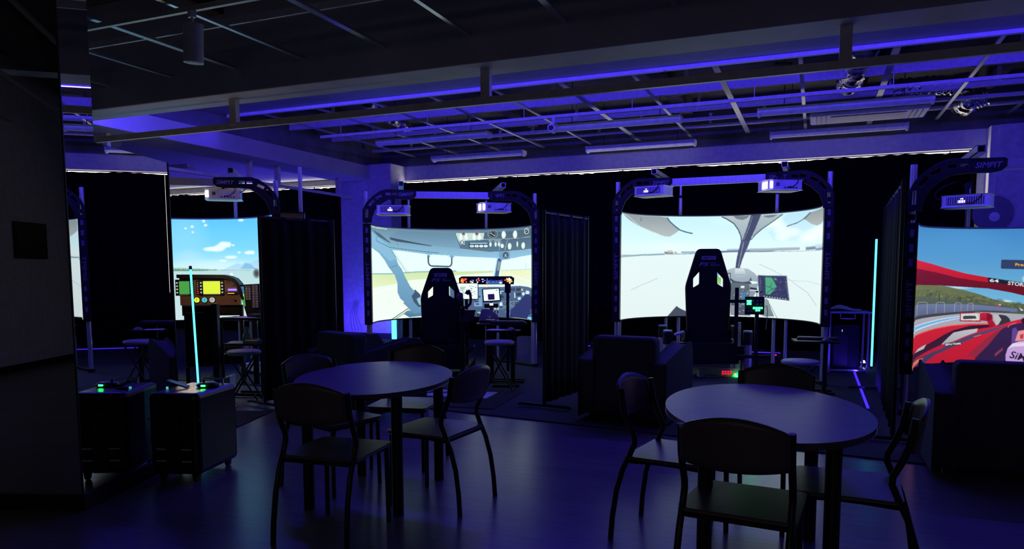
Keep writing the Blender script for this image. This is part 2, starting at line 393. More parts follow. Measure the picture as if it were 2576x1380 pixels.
q = MB(); q.box((0, 0, -0.05), (0.04, 0.03, 0.1)); q.build('mount', 'channel', o)
q = MB(); q.tube([(-0.01, -0.09, -0.15), (0.0, 0.07, -0.13)], 0.055, 24); q.build('lamp_housing', 'white', o)
q = MB(); q.tube([(-0.0103, -0.094, -0.15), (-0.01, -0.09, -0.15)], 0.04, 20); q.build('lens', 'plastic', o)
# batten light fixtures, switched off
FX = [(-7.0, -4.97, 11.0, 'batten light at the left end of the nearer row'), (-3.83, -1.9, 11.0, 'batten light in the middle of the nearer row beside the round spotlight'), (-0.79, 1.32, 11.05, 'batten light at the right of the nearer row before the air conditioner'),
      (-7.0, -5.13, 12.95, 'batten light at the left end of the farther row'), (-3.9, -2.01, 13.1, 'batten light in the middle of the farther row'), (-0.73, 1.22, 12.95, 'batten light at the right of the farther row behind the air conditioner')]
for x0, x1, Y, lb in FX:
    L = x1-x0
    o = thing('batten_light', 'unlit white '+lb, 'light fixture', ((x0+x1)/2, Y, 3.55), 0, 'unlit batten lights under the back ceiling')
    q = MB(); q.prism([(-0.12, 0.085), (-0.10, 0.03), (-0.03, 0.0), (0.03, 0.0), (0.10, 0.03), (0.12, 0.085)], -L/2, L/2, 'x'); q.build('reflector_body', 'white', o)
    for e in (-1, 1):
        q = MB(); q.prism([(-0.12, 0.09), (-0.11, 0.02), (-0.03, -0.02), (0.03, -0.02), (0.11, 0.02), (0.12, 0.09)], e*L/2, e*(L/2+0.03), 'x'); q.build('end_cap', 'white', o)
        q = MB(); q.tube([(e*L*0.35, 0, 0.085), (e*L*0.35, 0, 0.85)], 0.006, 6); q.build('hanger', 'tube', o)
for x0, x1, Y, lb in ((-11.6, -9.9, 8.2, 'nearer one'), (-13.0, -10.4, 10.6, 'farther one')):
    o = thing('batten_light', 'unlit white batten light on the left bay ceiling, '+lb, 'light fixture', ((x0+x1)/2, Y, 3.30), 0, 'unlit batten lights under the back ceiling')
    q = MB(); q.prism([(-0.12, 0.10), (-0.10, 0.03), (-0.03, 0.0), (0.03, 0.0), (0.10, 0.03), (0.12, 0.10)], -0.8, 0.8, 'x'); q.build('reflector_body', 'white', o)
# ceiling cassette air conditioner
o = thing('air_conditioner', 'white ceiling cassette air conditioner at upper right of the grid', 'air conditioner', (0.63, 12.15, 3.63))
q = MB(); q.bb((-0.78, -0.36, 0.0), (0.78, 0.36, 0.06)); q.build('panel', 'white', o, bevel=0.03)
q = MB(); q.bb((-0.74, -0.33, 0.06), (0.74, 0.33, 0.35)); q.build('housing', 'grey', o)
q = MB(); q.bb((-0.5, -0.24, -0.012), (0.5, 0.24, -0.001)); q.build('louvre', 'rail', o, bevel=0.005)
for e in (-1, 1):
    q = MB()
    for kx in range(3): q.bb((e*(0.56+kx*0.065), -0.27, -0.012), (e*(0.56+kx*0.065)+0.012, 0.27, -0.001))
    q.build('grille', 'grey', o)
# flexible foil ducts
def duct(label, pts, r):
    P = [Vector(p) for p in pts]; out = []
    for i in range(len(P)-1):
        for k in range(14): 
            t = k/14; out.append(P[i]*(1-t)+P[i+1]*t)
    m = MB(); n = len(out)
    m.tube(out, r, 20, cap=False)
    for i in range(n):
        f_ = 1+0.10*math.sin(i*1.9)+random.uniform(-.05, .05)
        for k in range(20):
            v = Vector(m.v[i*20+k]); m.v[i*20+k] = tuple(out[i]+(v-out[i])*(f_+random.uniform(-0.06, 0.06)))
    return tag(m.build('foil_duct', 'foil'), label, 'duct')
Z = 3.90
duct('crumpled foil duct above the left part of the grid', [onz(925, 255, Z+.06), onz(960, 285, Z+.08), onz(1010, 310, Z+.09), onz(1030, 330, Z+.09)], 0.10)
duct('large crumpled foil duct hanging at upper right beside the brown post', [onz(2176, 118, Z+.04), onz(2170, 130, Z+.02), onz(2145, 185, Z+.02), onz(2135, 212, Z+.02)], 0.15)
duct('foil duct lying across the grid left of the right corner', [onz(2240, 222, Z), onz(2330, 216, Z), onz(2400, 214, Z), onz(2440, 205, Z)], 0.12)
duct('short foil duct end in the upper right ceiling corner', [onz(2420, 262, Z-.05), onz(2445, 248, Z-.05), onz(2485, 235, Z)], 0.16)
# pipes in the void
b = MB(); b.tube([onz(1690, 235, 4.1), onz(1800, 215, 4.1), onz(1900, 195, 4.1), onz(1950, 190, 4.1), onz(1955, 165, 4.1), onz(1990, 165, 4.1)], 0.05, 10)
tag(b.build('ceiling_pipe', 'grey'), 'bent grey pipe in the void above the back grid', 'pipe')
# wall disc
p = ony(2497, 537, 13.19)
o = thing('wall_disc', 'round grey disc fixed on the violet wall at the far right', 'wall fitting', (p.x, 13.2, p.z))
q = MB(); q.tube([(0, 0, 0), (0, -0.03, 0)], 0.27, 40); q.build('disc', 'grey', o)
q = MB(); q.tube([(0.02, -0.03, -0.05), (0.02, -0.045, -0.05)], 0.07, 24); q.build('hub', 'white', o)
# picture on the left wall, seen in the mirror
o = thing('wall_picture', 'square dark picture on the left wall, seen in the mirror', 'picture', (0, 0, 0))
MB().box((-0.15, 0.014, 1.86), (0.72, 0.026, 0.52), 0, WL).build('picture_frame', 'black', o)
MB().box((-0.15, 0.030, 1.86), (0.64, 0.004, 0.44), 0, WL).build('picture_panel', 'wallpic', o)

# mirrored column
C1 = Vector((-3.95, 2.92, 0)); PH = math.radians(109.5)
col = thing('mirror_column', 'square column clad in dark mirror at the left edge of the room', 'mirror column', C1, PH-PI/2)
q = MB(); q.bb((-1.6, 0.01, 0.03), (-0.01, 1.12, 2.17)); q.build('core', 'black', col)
q = MB(); q.bb((-1.6, 0.01, 2.17), (-0.01, 0.27, 3.49)); q.build('upper_core', 'black', col)
q = MB(); q.bb((-0.01, 0.0, 0.09), (0.0, 1.13, 2.18)); q.build('mirror_panel', 'mirror', col)
q = MB(); q.bb((-0.01, 0.0, 2.18), (0.0, 0.28, 3.48)); q.build('mirror_panel', 'mirror', col)
q = MB(); q.bb((-1.6, 0.0, 0.09), (-0.01, 0.01, 3.48)); q.build('mirror_panel', 'mirror', col)
q = MB(); q.bb((-0.012, 1.13, 0.0), (0.004, 1.142, 2.18)); q.bb((-0.006, -0.006, 0.0), (0.004, 0.002, 3.48)); q.build('corner_strip', 'tube', col)
q = MB(); q.bb((-1.6, -0.02, 0.0), (0.02, 1.14, 0.09)); q.build('plinth', 'black', col)

# ================================================================== PICTURES SHOWN ON THE SCREENS
class Pic:
    def __init__(s, x0, x1, y0, y1, ss=2.0):
        s.x0, s.y0, s.ss = x0, y0, ss
        s.W = int((x1-x0)*ss); s.H = int((y1-y0)*ss); s.a = np.zeros((s.H, s.W, 3), np.float32); s.T = (0, 0, 1.0)
    def t(s, p): return ((s.T[0]+p[0]/s.T[2]-s.x0)*s.ss, (s.T[1]+p[1]/s.T[2]-s.y0)*s.ss)
    def raw(s, P, col, col2=None, alpha=1.0):
        xs = [p[0] for p in P]; ys = [p[1] for p in P]
        a, b = max(0, int(min(xs))), min(s.W, int(max(xs))+2); c, d = max(0, int(min(ys))), min(s.H, int(max(ys))+2)
        if a >= b or c >= d: return
        Y, X = np.mgrid[c:d, a:b]; X = X+0.5; Y = Y+0.5; ins = np.zeros(X.shape, bool)
        n = len(P)
        for i in range(n):
            x1, y1 = P[i]; x2, y2 = P[(i+1) % n]
            if y1 == y2: continue
            ins ^= ((y1 > Y) != (y2 > Y)) & (X < (x2-x1)*(Y-y1)/(y2-y1)+x1)
        C = np.array(col, np.float32)
        if col2 is not None:
            g = ((Y-min(ys))/max(1e-6, max(ys)-min(ys)))[..., None].astype(np.float32)
            C = C*(1-g)+np.array(col2, np.float32)*g
            C = C[ins]
        R = s.a[c:d, a:b]; R[ins] = R[ins]*(1-alpha)+C*alpha
    def poly(s, P, col, col2=None, alpha=1.0): s.raw([s.t(p) for p in P], col, col2, alpha)
    def rect(s, x0, y0, x1, y1, col, col2=None): s.poly([(x0, y0), (x1, y0), (x1, y1), (x0, y1)], col, col2)
    def line(s, P, wd, col):
        for a, b in zip(P[:-1], P[1:]):
            dx, dy = b[0]-a[0], b[1]-a[1]; L = math.hypot(dx, dy) or 1; nx, ny = -dy/L*wd/2, dx/L*wd/2
            s.poly([(a[0]+nx, a[1]+ny), (b[0]+nx, b[1]+ny), (b[0]-nx, b[1]-ny), (a[0]-nx, a[1]-ny)], col)
    def ell(s, x, y, rx, ry, col, alpha=1.0, n=20): s.poly([(x+rx*math.cos(2*PI*k/n), y+ry*math.sin(2*PI*k/n)) for k in range(n)], col, None, alpha)
    def soft(s, x, y, rx, ry, col, alpha=0.6):
        cx_, cy_ = s.t((x, y)); rx, ry = rx/s.T[2]*s.ss, ry/s.T[2]*s.ss
        a, b = max(0, int(cx_-rx)), min(s.W, int(cx_+rx)+1); c, d = max(0, int(cy_-ry)), min(s.H, int(cy_+ry)+1)
        if a >= b or c >= d: return
        Y, X = np.mgrid[c:d, a:b]; r = np.clip(1-((X-cx_)/rx)**2-((Y-cy_)/ry)**2, 0, 1)[..., None]*alpha
        s.a[c:d, a:b] = s.a[c:d, a:b]*(1-r)+np.array(col, np.float32)*r
    def text(s, st, x, y, wd, h, col, ang=0.0, shear=0.0):
        me = text_mesh(st, shear, 0.0); me.calc_loop_triangles(); ca, sa = math.cos(ang), math.sin(ang)
        for tr in me.loop_triangles:
            P = []
            for vi in tr.vertices:
                u, v = me.vertices[vi].co.x*wd, -me.vertices[vi].co.y*h
                P.append((x+u*ca-v*sa, y+u*sa+v*ca))
            s.poly(P, col)
    def linear(s):
        c = np.clip(s.a/255.0, 0, 1); return np.where(c <= 0.04045, c/12.92, ((c+0.055)/1.055)**2.4)

def blobs(p, x0, y0, x1, y1, n, rx, ry, col, al=0.5, seed=1):
    rr = random.Random(seed)
    for _ in range(n): p.soft(rr.uniform(x0, x1), rr.uniform(y0, y1), rx*rr.uniform(.5, 1.2), ry*rr.uniform(.5, 1.2), col, al)

def pic_airliner():
    p = Pic(925, 1350, 560, 825)
    p.rect(925, 560, 1350, 825, (216, 248, 246), (232, 246, 232))
    p.T = (860, 420, 2.555)
    p.poly([(195, 705), (350, 675), (500, 655), (700, 645), (980, 640), (980, 652), (760, 668), (450, 712), (195, 790)], (196, 218, 160), (222, 232, 190))
    p.line([(195, 700), (350, 676), (500, 656), (740, 642)], 7, (120, 175, 175))
    p.poly([(195, 800), (450, 715), (760, 672), (980, 656), (980, 1000), (195, 1010)], (228, 240, 222), (230, 246, 236))
    p.line([(197, 830), (260, 795), (350, 765), (450, 745)], 4, (245, 255, 250))
    p.poly([(1030, 640), (1222, 648), (1222, 760), (1030, 690)], (226, 232, 180), (222, 238, 226))
    p.line([(1030, 638), (1222, 646)], 3, (150, 200, 210)); p.line([(1193, 605), (1193, 645)], 2, (150, 190, 200))
    p.line([(1060, 655), (1222, 725)], 2, (250, 255, 250))
    # lower left frame of the cockpit
    p.line([(300, 985), (505, 838)], 5, (30, 50, 60)); p.line([(318, 985), (512, 848)], 4, (60, 90, 95))
    p.poly([(430, 830), (470, 770), (505, 800), (515, 870), (515, 900), (470, 870)], (62, 82, 105))
    p.poly([(430, 830), (445, 815), (460, 850), (450, 870)], (215, 235, 240))
    p.poly([(395, 935), (420, 915), (500, 880), (520, 870), (520, 935), (430, 952)], (120, 165, 190), (60, 110, 140))
    p.poly([(480, 830), (515, 810), (518, 870), (495, 865)], (150, 190, 205))
    # window post on the left
    P = [(190, 420), (195, 535), (240, 560), (275, 600), (300, 640), (340, 690), (357, 740), (357, 800), (372, 835), (405, 862), (465, 925), (500, 912), (500, 890), (460, 850), (447, 815), (470, 785), (440, 755), (405, 690), (385, 645), (365, 620), (350, 575), (320, 520), (240, 470)]
    p.poly(P, (128, 178, 205), (96, 140, 172)); p.line([(305, 645), (358, 625)], 3, (80, 120, 150))
    p.line([(395, 860), (470, 925)], 10, (100, 140, 165))
    # ceiling of the cockpit
    p.T = (920, 440, 5.367)
    p.poly([(20, 660), (2300, 650), (2300, 1060), (2120, 1070), (2000, 1088), (1900, 1080), (1600, 1062), (1100, 1040), (800, 1030), (500, 1010), (350, 1010), (330, 960), (130, 910), (70, 800)], (95, 125, 142), (140, 190, 215))
    p.poly([(75, 790), (330, 960), (345, 1010), (420, 1120), (330, 1160), (200, 1050), (80, 1000)], (130, 180, 208))
    p.poly([(330, 840), (500, 860), (900, 915), (900, 925), (600, 900), (430, 890), (340, 870)], (62, 78, 96))
    p.poly([(95, 770), (200, 810), (345, 910), (330, 915), (180, 850)], (75, 95, 115))
    p.poly([(470, 740), (1210, 740), (1285, 945), (900, 915), (560, 860), (330, 830)], (98, 132, 152), (118, 158, 180))
    p.line([(150, 850), (150, 910), (330, 975), (620, 990), (1000, 1010)], 7, (60, 90, 120)); p.line([(425, 890), (445, 970)], 4, (90, 130, 160))
    p.rect(20, 690, 2300, 720, (92, 120, 135)); p.text('24.904 Cpt Pitch Angle', 185, 737, 215, 22, (235, 250, 250))
    p.line([(360, 1018), (560, 1300)], 5, (60, 80, 90)); p.line([(380, 1018), (590, 1300)], 3, (90, 120, 130))
    # overhead panel
    p.poly([(1215, 735), (2300, 720), (2300, 985), (1680, 992), (1290, 948)], (72, 96, 112), (84, 116, 134))
    p.poly([(1225, 740), (1618, 738), (1600, 828), (1265, 845)], (190, 212, 200)); p.poly([(1260, 830), (1350, 840), (1350, 890), (1290, 890)], (190, 210, 200))
    for x in (1300, 1370, 1480, 1550): p.ell(x, 800, 22, 34, (225, 250, 245)); p.ell(x, 770, 12, 25, (240, 255, 250))
    for x in (1335, 1515): p.ell(x, 748, 26, 26, (150, 130, 125)); p.ell(x, 745, 12, 12, (60, 60, 70))
    p.ell(1315, 865, 30, 25, (70, 90, 105)); p.ell(1315, 865, 16, 16, (210, 225, 220))
    p.line([(1290, 826), (2240, 822)], 5, (190, 205, 205)); p.line([(1290, 948), (1680, 992), (2240, 985)], 5, (170, 195, 205))
    p.ell(1730, 757, 70, 58, (120, 150, 150)); p.ell(1730, 757, 58, 48, (30, 40, 46))
    for k in range(9): a = k*0.7; p.line([(1730+36*math.cos(a), 757+30*math.sin(a)), (1730+50*math.cos(a), 757+42*math.sin(a))], 5, (225, 240, 235))
    p.line([(1700, 740), (1765, 780)], 8, (200, 215, 215))
    for x, y, a, b in ((1880, 770, 30, 52), (2035, 775, 30, 55), (2190, 745, 34, 40), (1960, 925, 26, 45), (2145, 930, 26, 45), (2065, 905, 11, 40), (1860, 915, 22, 30)):
        p.ell(x, y+6, a+6, b+4, (45, 60, 72)); p.ell(x, y, a, b, (205, 228, 222)); p.ell(x-4, y-8, a*0.5, b*0.6, (236, 250, 246))
    p.ell(2190, 745, 26, 30, (40, 50, 58)); p.line([(2170, 760), (2205, 730)], 7, (190, 210, 210))
    p.rect(1405, 862, 1672, 935, (52, 68, 80)); p.rect(1420, 868, 1662, 882, (140, 190, 225))
    for x in (1448, 1512, 1575, 1636): p.ell(x, 912, 27, 17, (238, 252, 240)); p.rect(x-3, 900, x+3, 930, (110, 90, 60))
    for x in (1700, 1770, 1815): p.ell(x, 890, 14, 30, (215, 235, 232)); p.rect(x-22, 840, x+22, 850, (170, 190, 190))
    p.line([(1895, 970), (1930, 845)], 4, (185, 205, 205)); p.line([(1815, 970), (1845, 850)], 4, (185, 205, 205)); p.rect(1730, 730, 1735, 820, (60, 80, 90))
    for k in range(26): rr = random.Random(k); p.rect(1650+rr.uniform(0, 580), 845+rr.uniform(0, 130), 1650+rr.uniform(0, 580), 848+rr.uniform(0, 130), (0, 0, 0)) if False else None
    # hand rail
    for a, b, c_ in (((795, 1030), (850, 1008), (918, 1040)), ((1120, 1058), (1170, 1032), (1222, 1060))): p.poly([a, b, c_], (110, 165, 205))
    p.rect(838, 1040, 872, 1070, (90, 130, 160)); p.rect(1160, 1055, 1188, 1080, (90, 130, 160))
    p.line([(853, 1065), (853, 1140), (864, 1170), (888, 1186), (1135, 1186), (1160, 1172), (1172, 1140), (1172, 1075)], 20, (32, 62, 72)); p.line([(888, 1180), (1135, 1180)], 5, (90, 140, 150))
    # centre post with compass
    p.poly([(1785, 1075), (1858, 1075), (1790, 1400), (1725, 1400)], (62, 88, 118)); p.poly([(1785, 1075), (1800, 1075), (1740, 1400), (1725, 1400)], (150, 205, 232))
    p.poly([(1800, 1120), (1846, 1120), (1815, 1240), (1786, 1240)], (132, 150, 150))
    p.poly([(1815, 990), (1962, 990), (1965, 1092), (1840, 1100), (1815, 1050)], (108, 155, 190)); p.ell(1905, 1038, 42, 42, (70, 85, 100)); p.text('X', 1905, 1040, 40, 50, (190, 205, 205)); p.rect(1890, 1005, 1925, 1020, (30, 40, 55))
    # instrument panel
    p.T = (1120, 680, 8.12)
    p.poly([(100, 250), (800, 250), (1350, 248), (1560, 262), (1720, 295), (1800, 330), (1830, 900), (1780, 965), (1500, 905), (1100, 870), (900, 850), (500, 860), (100, 800)], (78, 100, 135), (66, 84, 118))
    p.poly([(640, 270), (780, 270), (770, 640), (600, 640), (600, 560), (640, 560)], (98, 135, 175), (120, 160, 195))
    p.poly([(900, 300), (1240, 300), (1240, 370), (1110, 370), (880, 355)], (60, 84, 110)); p.rect(900, 325, 1220, 345, (150, 200, 225))
    p.poly([(1110, 520), (1560, 560), (1420, 690), (1100, 700)], (88, 118, 150))
    p.line([(1110, 505), (1560, 550)], 7, (34, 46, 66))
    for x, y, a, b in ((1150, 420, 34, 30), (1200, 450, 22, 24), (1150, 470, 24, 22), (1310, 470, 34, 24), (1500, 330, 22, 26), (1545, 330, 22, 26), (1500, 430, 22, 28), (1548, 430, 22, 28), (1405, 320, 42, 20), (1160, 655, 28, 16), (1480, 620, 30, 30), (1690, 440, 20, 24), (660, 540, 34, 16), (670, 595, 30, 14), (665, 450, 18, 18), (715, 445, 16, 18)):
        p.rect(x-a, y-b, x+a, y+b, (32, 42, 58)); p.rect(x-a*.3, y-b*.3, x+a*.3, y, (120, 150, 170))
    for x, y, r in ((1140, 370, 28), (1160, 595, 34), (1620, 430, 30), (1715, 410, 32)): p.ell(x, y, r, r*1.1, (190, 232, 240))
    p.ell(1595, 345, 24, 24, (190, 175, 130)); p.poly([(1430, 390), (1450, 385), (1460, 490), (1438, 500)], (190, 225, 232)); p.rect(1505, 490, 1568, 545, (120, 150, 165)); p.rect(1512, 496, 1562, 538, (205, 235, 240))
    for x, y, r in ((1232, 590, 44), (1400, 610, 38)): p.ell(x, y, r, r*1.1, (120, 140, 155)); p.ell(x, y, r*.8, r*.9, (45, 50, 70)); p.line([(x-16, y+20), (x+18, y-20)], 7, (225, 190, 190))
    for x, y in ((1310, 565), (1310, 605), (1305, 630), (1335, 630), (1250, 660)): p.rect(x-15, y-11, x+15, y+11, (25, 90, 55)); p.rect(x-8, y-6, x+8, y+6, (90, 235, 120))
    p.poly([(1290, 690), (1350, 690), (1345, 820), (1312, 842), (1250, 760)], (110, 145, 190)); p.poly([(1310, 690), (1335, 680), (1340, 780), (1322, 815)], (46, 58, 88))
    p.rect(520, 745, 790, 850, (44, 56, 72)); p.ell(585, 765, 40, 16, (120, 190, 195)); p.ell(700, 765, 40, 16, (120, 190, 195)); p.line([(700, 770), (775, 835)], 10, (140, 195, 200)); p.line([(640, 745), (640, 848)], 8, (120, 140, 150))
    p.poly([(1360, 740), (1690, 430), (1740, 450), (1790, 500), (1830, 700), (1760, 760), (1780, 965), (1340, 880)], (40, 48, 100))  # dark shadow silhouette painted into the picture
    p.ell(1705, 415, 40, 26, (205, 230, 232)); p.ell(1690, 385, 18, 18, (190, 215, 220))
    for k in range(14): rr = random.Random(k+50); x = rr.uniform(1700, 1775); y = rr.uniform(840, 960); p.rect(x, y, x+14, y+9, (120, 200, 235) if k % 3 else (200, 120, 140))
    p.poly([(1720, 905), (1800, 900), (1790, 960), (1700, 940)], (110, 200, 240))
    return p

def pic_light_jet():
    p = Pic(1550, 2078, 515, 830)
    p.rect(1550, 515, 2078, 640, (186, 230, 242), (222, 246, 244)); p.rect(1550, 625, 2078, 830, (222, 238, 236), (216, 232, 230))
    p.T = (1540, 400, 4.441)
    p.poly([(1950, 600), (2360, 550), (2360, 900), (1800, 900), (1740, 800)], (178, 220, 238), (205, 236, 242))
    for x, y, a, b in ((1820, 690, 110, 60), (1880, 760, 120, 80), (2010, 800, 120, 60), (2230, 850, 160, 90), (2320, 800, 120, 90), (2200, 880, 150, 60), (1740, 700, 60, 60), (1900, 850, 100, 60)): p.soft(x, y, a, b, (240, 250, 250), 0.75)
    p.soft(700, 950, 500, 60, (228, 240, 236), 0.7); p.soft(1250, 680, 200, 60, (210, 240, 246), 0.6)
    p.poly([(95, 600), (592, 632), (640, 690), (742, 765), (690, 805), (635, 838), (575, 836), (430, 790), (280, 728), (180, 670), (130, 630)], (138, 150, 154), (176, 186, 184))
    p.line([(100, 605), (160, 625), (300, 735), (560, 835)], 6, (205, 215, 210)); p.line([(305, 640), (316, 662), (300, 675)], 6, (70, 85, 100))
    p.line([(600, 635), (635, 680), (690, 725), (745, 765), (820, 788), (890, 802)], 13, (52, 92, 112))
    p.poly([(2190, 595), (2360, 555), (2360, 690), (2330, 735), (2280, 748), (2220, 722), (2170, 685), (2120, 655)], (142, 150, 150), (172, 180, 176))
    p.line([(2205, 590), (2150, 650), (2060, 700), (1940, 738)], 10, (55, 92, 118))
    # canopy posts
    p.poly([(1210, 615), (1540, 612), (1505, 760), (1442, 915), (1432, 840), (1395, 755), (1330, 695), (1270, 650)], (178, 192, 196), (150, 165, 172))
    p.line([(1210, 628), (1270, 655), (1350, 705), (1400, 770), (1432, 840), (1440, 910)], 12, (40, 70, 90))
    p.poly([(1655, 612), (1900, 600), (1780, 685), (1690, 750), (1610, 815), (1556, 850), (1590, 760)], (170, 186, 190), (150, 165, 172))
    p.line([(1895, 603), (1780, 685), (1660, 765), (1590, 825), (1545, 880)], 10, (40, 70, 90))
    p.poly([(1330, 620), (1525, 618), (1490, 650), (1440, 666), (1380, 655)], (112, 125, 130)); p.poly([(1670, 618), (1835, 605), (1790, 634), (1740, 640), (1700, 634)], (112, 125, 130))
    p.poly([(1540, 605), (1655, 605), (1590, 760), (1540, 880), (1500, 985), (1418, 985), (1450, 880), (1500, 740)], (66, 74, 104), (60, 66, 92))
    p.line([(1555, 625), (1520, 745), (1465, 880)], 6, (130, 140, 160))
    p.rect(80, 596, 2370, 628, (90, 110, 128)) if False else None
    # horizon with buildings
    p.T = (1380, 380, 2.379)
    p.line([(425, 628), (560, 606), (690, 598)], 10, (150, 185, 188)); p.line([(430, 618), (700, 597), (860, 592), (1100, 586)], 4, (120, 160, 172))
    p.rect(687, 582, 742, 600, (168, 172, 168)); p.rect(705, 574, 738, 586, (190, 196, 192))
    for k in range(5): p.rect(693+k*10, 587, 699+k*10, 594, (90, 96, 104))
    p.rect(748, 580, 765, 594, (175, 185, 190)); p.rect(790, 578, 875, 590, (150, 180, 196))
    p.rect(1010, 578, 1350, 589, (98, 122, 152)); p.rect(1065, 568, 1220, 578, (170, 188, 200)); p.rect(1205, 566, 1503, 584, (158, 172, 178)); p.rect(1205, 566, 1503, 571, (190, 202, 206))
    p.rect(1538, 568, 1642, 580, (170, 184, 188)); p.rect(1540, 574, 1600, 590, (120, 140, 156)); p.rect(1595, 560, 1642, 576, (205, 218, 220)); p.rect(1600, 584, 1645, 600, (120, 150, 185))
    p.line([(1350, 588), (1500, 592), (1645, 600)], 3, (130, 160, 170))
    p.line([(490, 822), (560, 780), (650, 738)], 3, (178, 190, 194)); p.line([(1262, 660), (1330, 690), (1450, 760), (1560, 850), (1615, 935)], 3, (172, 182, 190)); p.line([(1440, 762), (1560, 780), (1640, 812)], 2, (180, 190, 198)); p.line([(1310, 860), (1350, 930), (1380, 985)], 3, (120, 130, 145))
    # cockpit floor strip, dash and displays
    p.T = (1640, 600, 3.834)
    p.poly([(855, 0), (940, 0), (905, 90), (872, 175), (850, 252), (806, 252), (818, 150), (840, 60)], (72, 80, 112), (60, 66, 92)); p.line([(880, 10), (835, 240)], 6, (150, 160, 180))
    p.poly([(1050, 530), (1135, 560), (1165, 650), (1198, 725), (1110, 718), (1060, 700)], (138, 158, 158), (110, 128, 130))
    p.poly([(700, 275), (790, 250), (860, 252), (930, 262), (990, 300), (1040, 350), (1040, 400), (1005, 500), (960, 560), (940, 400), (790, 400), (745, 330)], (168, 182, 190), (120, 136, 146))
    p.poly([(745, 330), (800, 372), (880, 385), (940, 380), (960, 340), (975, 400), (900, 420), (790, 410)], (58, 74, 88))
    p.poly([(803, 258), (890, 258), (912, 312), (900, 350), (820, 345), (800, 310)], (208, 222, 226), (150, 165, 175)); p.line([(803, 314), (908, 314)], 4, (120, 135, 145))
    p.poly([(720, 295), (762, 295), (768, 460), (722, 460)], (60, 66, 84)); p.rect(732, 305, 756, 420, (170, 190, 200))
    p.poly([(765, 385), (945, 400), (965, 705), (770, 690)], (92, 104, 112), (74, 84, 94))
    for k in range(54): rr = random.Random(k+9); x = rr.uniform(785, 935); y = 455+rr.uniform(0, 230); p.rect(x, y, x+9, y+7, (176, 186, 190) if k % 2 else (40, 48, 56))
    p.rect(875, 480, 912, 545, (64, 120, 170)); p.rect(880, 560, 905, 600, (80, 150, 190)); p.rect(775, 600, 822, 690, (140, 140, 150)); p.rect(862, 420, 900, 440, (220, 225, 225))
    p.poly([(945, 375), (1025, 385), (1030, 400), (975, 404)], (225, 238, 240)); p.poly([(950, 435), (1020, 445), (1030, 465), (955, 455)], (35, 40, 56)); p.line([(950, 462), (1030, 468)], 6, (225, 235, 238))
    p.poly([(1026, 322), (1308, 342), (1342, 586), (1042, 526)], (74, 80, 96)); p.poly([(1040, 330), (1300, 350), (1330, 572), (1052, 518)], (46, 50, 86)); p.line([(1026, 322), (1308, 342), (1342, 586)], 5, (160, 168, 180))
    p.poly([(1100, 344), (1162, 350), (1180, 380), (1212, 438), (1190, 470), (1150, 512), (1108, 505)], (74, 160, 118)); p.poly([(1180, 355), (1212, 360), (1208, 378), (1190, 376)], (66, 150, 110))
    for P in ([(1110, 430), (1150, 440), (1165, 400)], [(1112, 500), (1150, 470), (1200, 450)], [(1150, 440), (1180, 470)]): p.line(P, 5, (44, 50, 84))
    for k in range(60): rr = random.Random(k+80); u, v = rr.random(), rr.random(); x = 1190+120*u-20*v; y = 360+190*v; p.rect(x, y, x+6, y+3, (120, 124, 165))
    for k in range(9): p.rect(1050+k*1.6, 350+k*19, 1056+k*1.6, 356+k*19, (140, 146, 160)); p.rect(1296+k*3.5, 372+k*21, 1302+k*3.5, 378+k*21, (140, 146, 160)); p.ell(1095+k*26, 524+k*5.2, 5, 5, (200, 205, 215))
    p.poly([(150, 700), (215, 625), (240, 595), (262, 610), (340, 645), (340, 700)], (66, 72, 84))  # shadow triangle painted into the lower left of the picture
    # green part shown through the seat
    p.poly([(600, 290), (640, 290), (665, 400), (600, 380)], (96, 170, 225)); p.poly([(600, 330), (670, 335), (670, 400), (600, 370)], (120, 190, 70), (160, 205, 120))
    return p

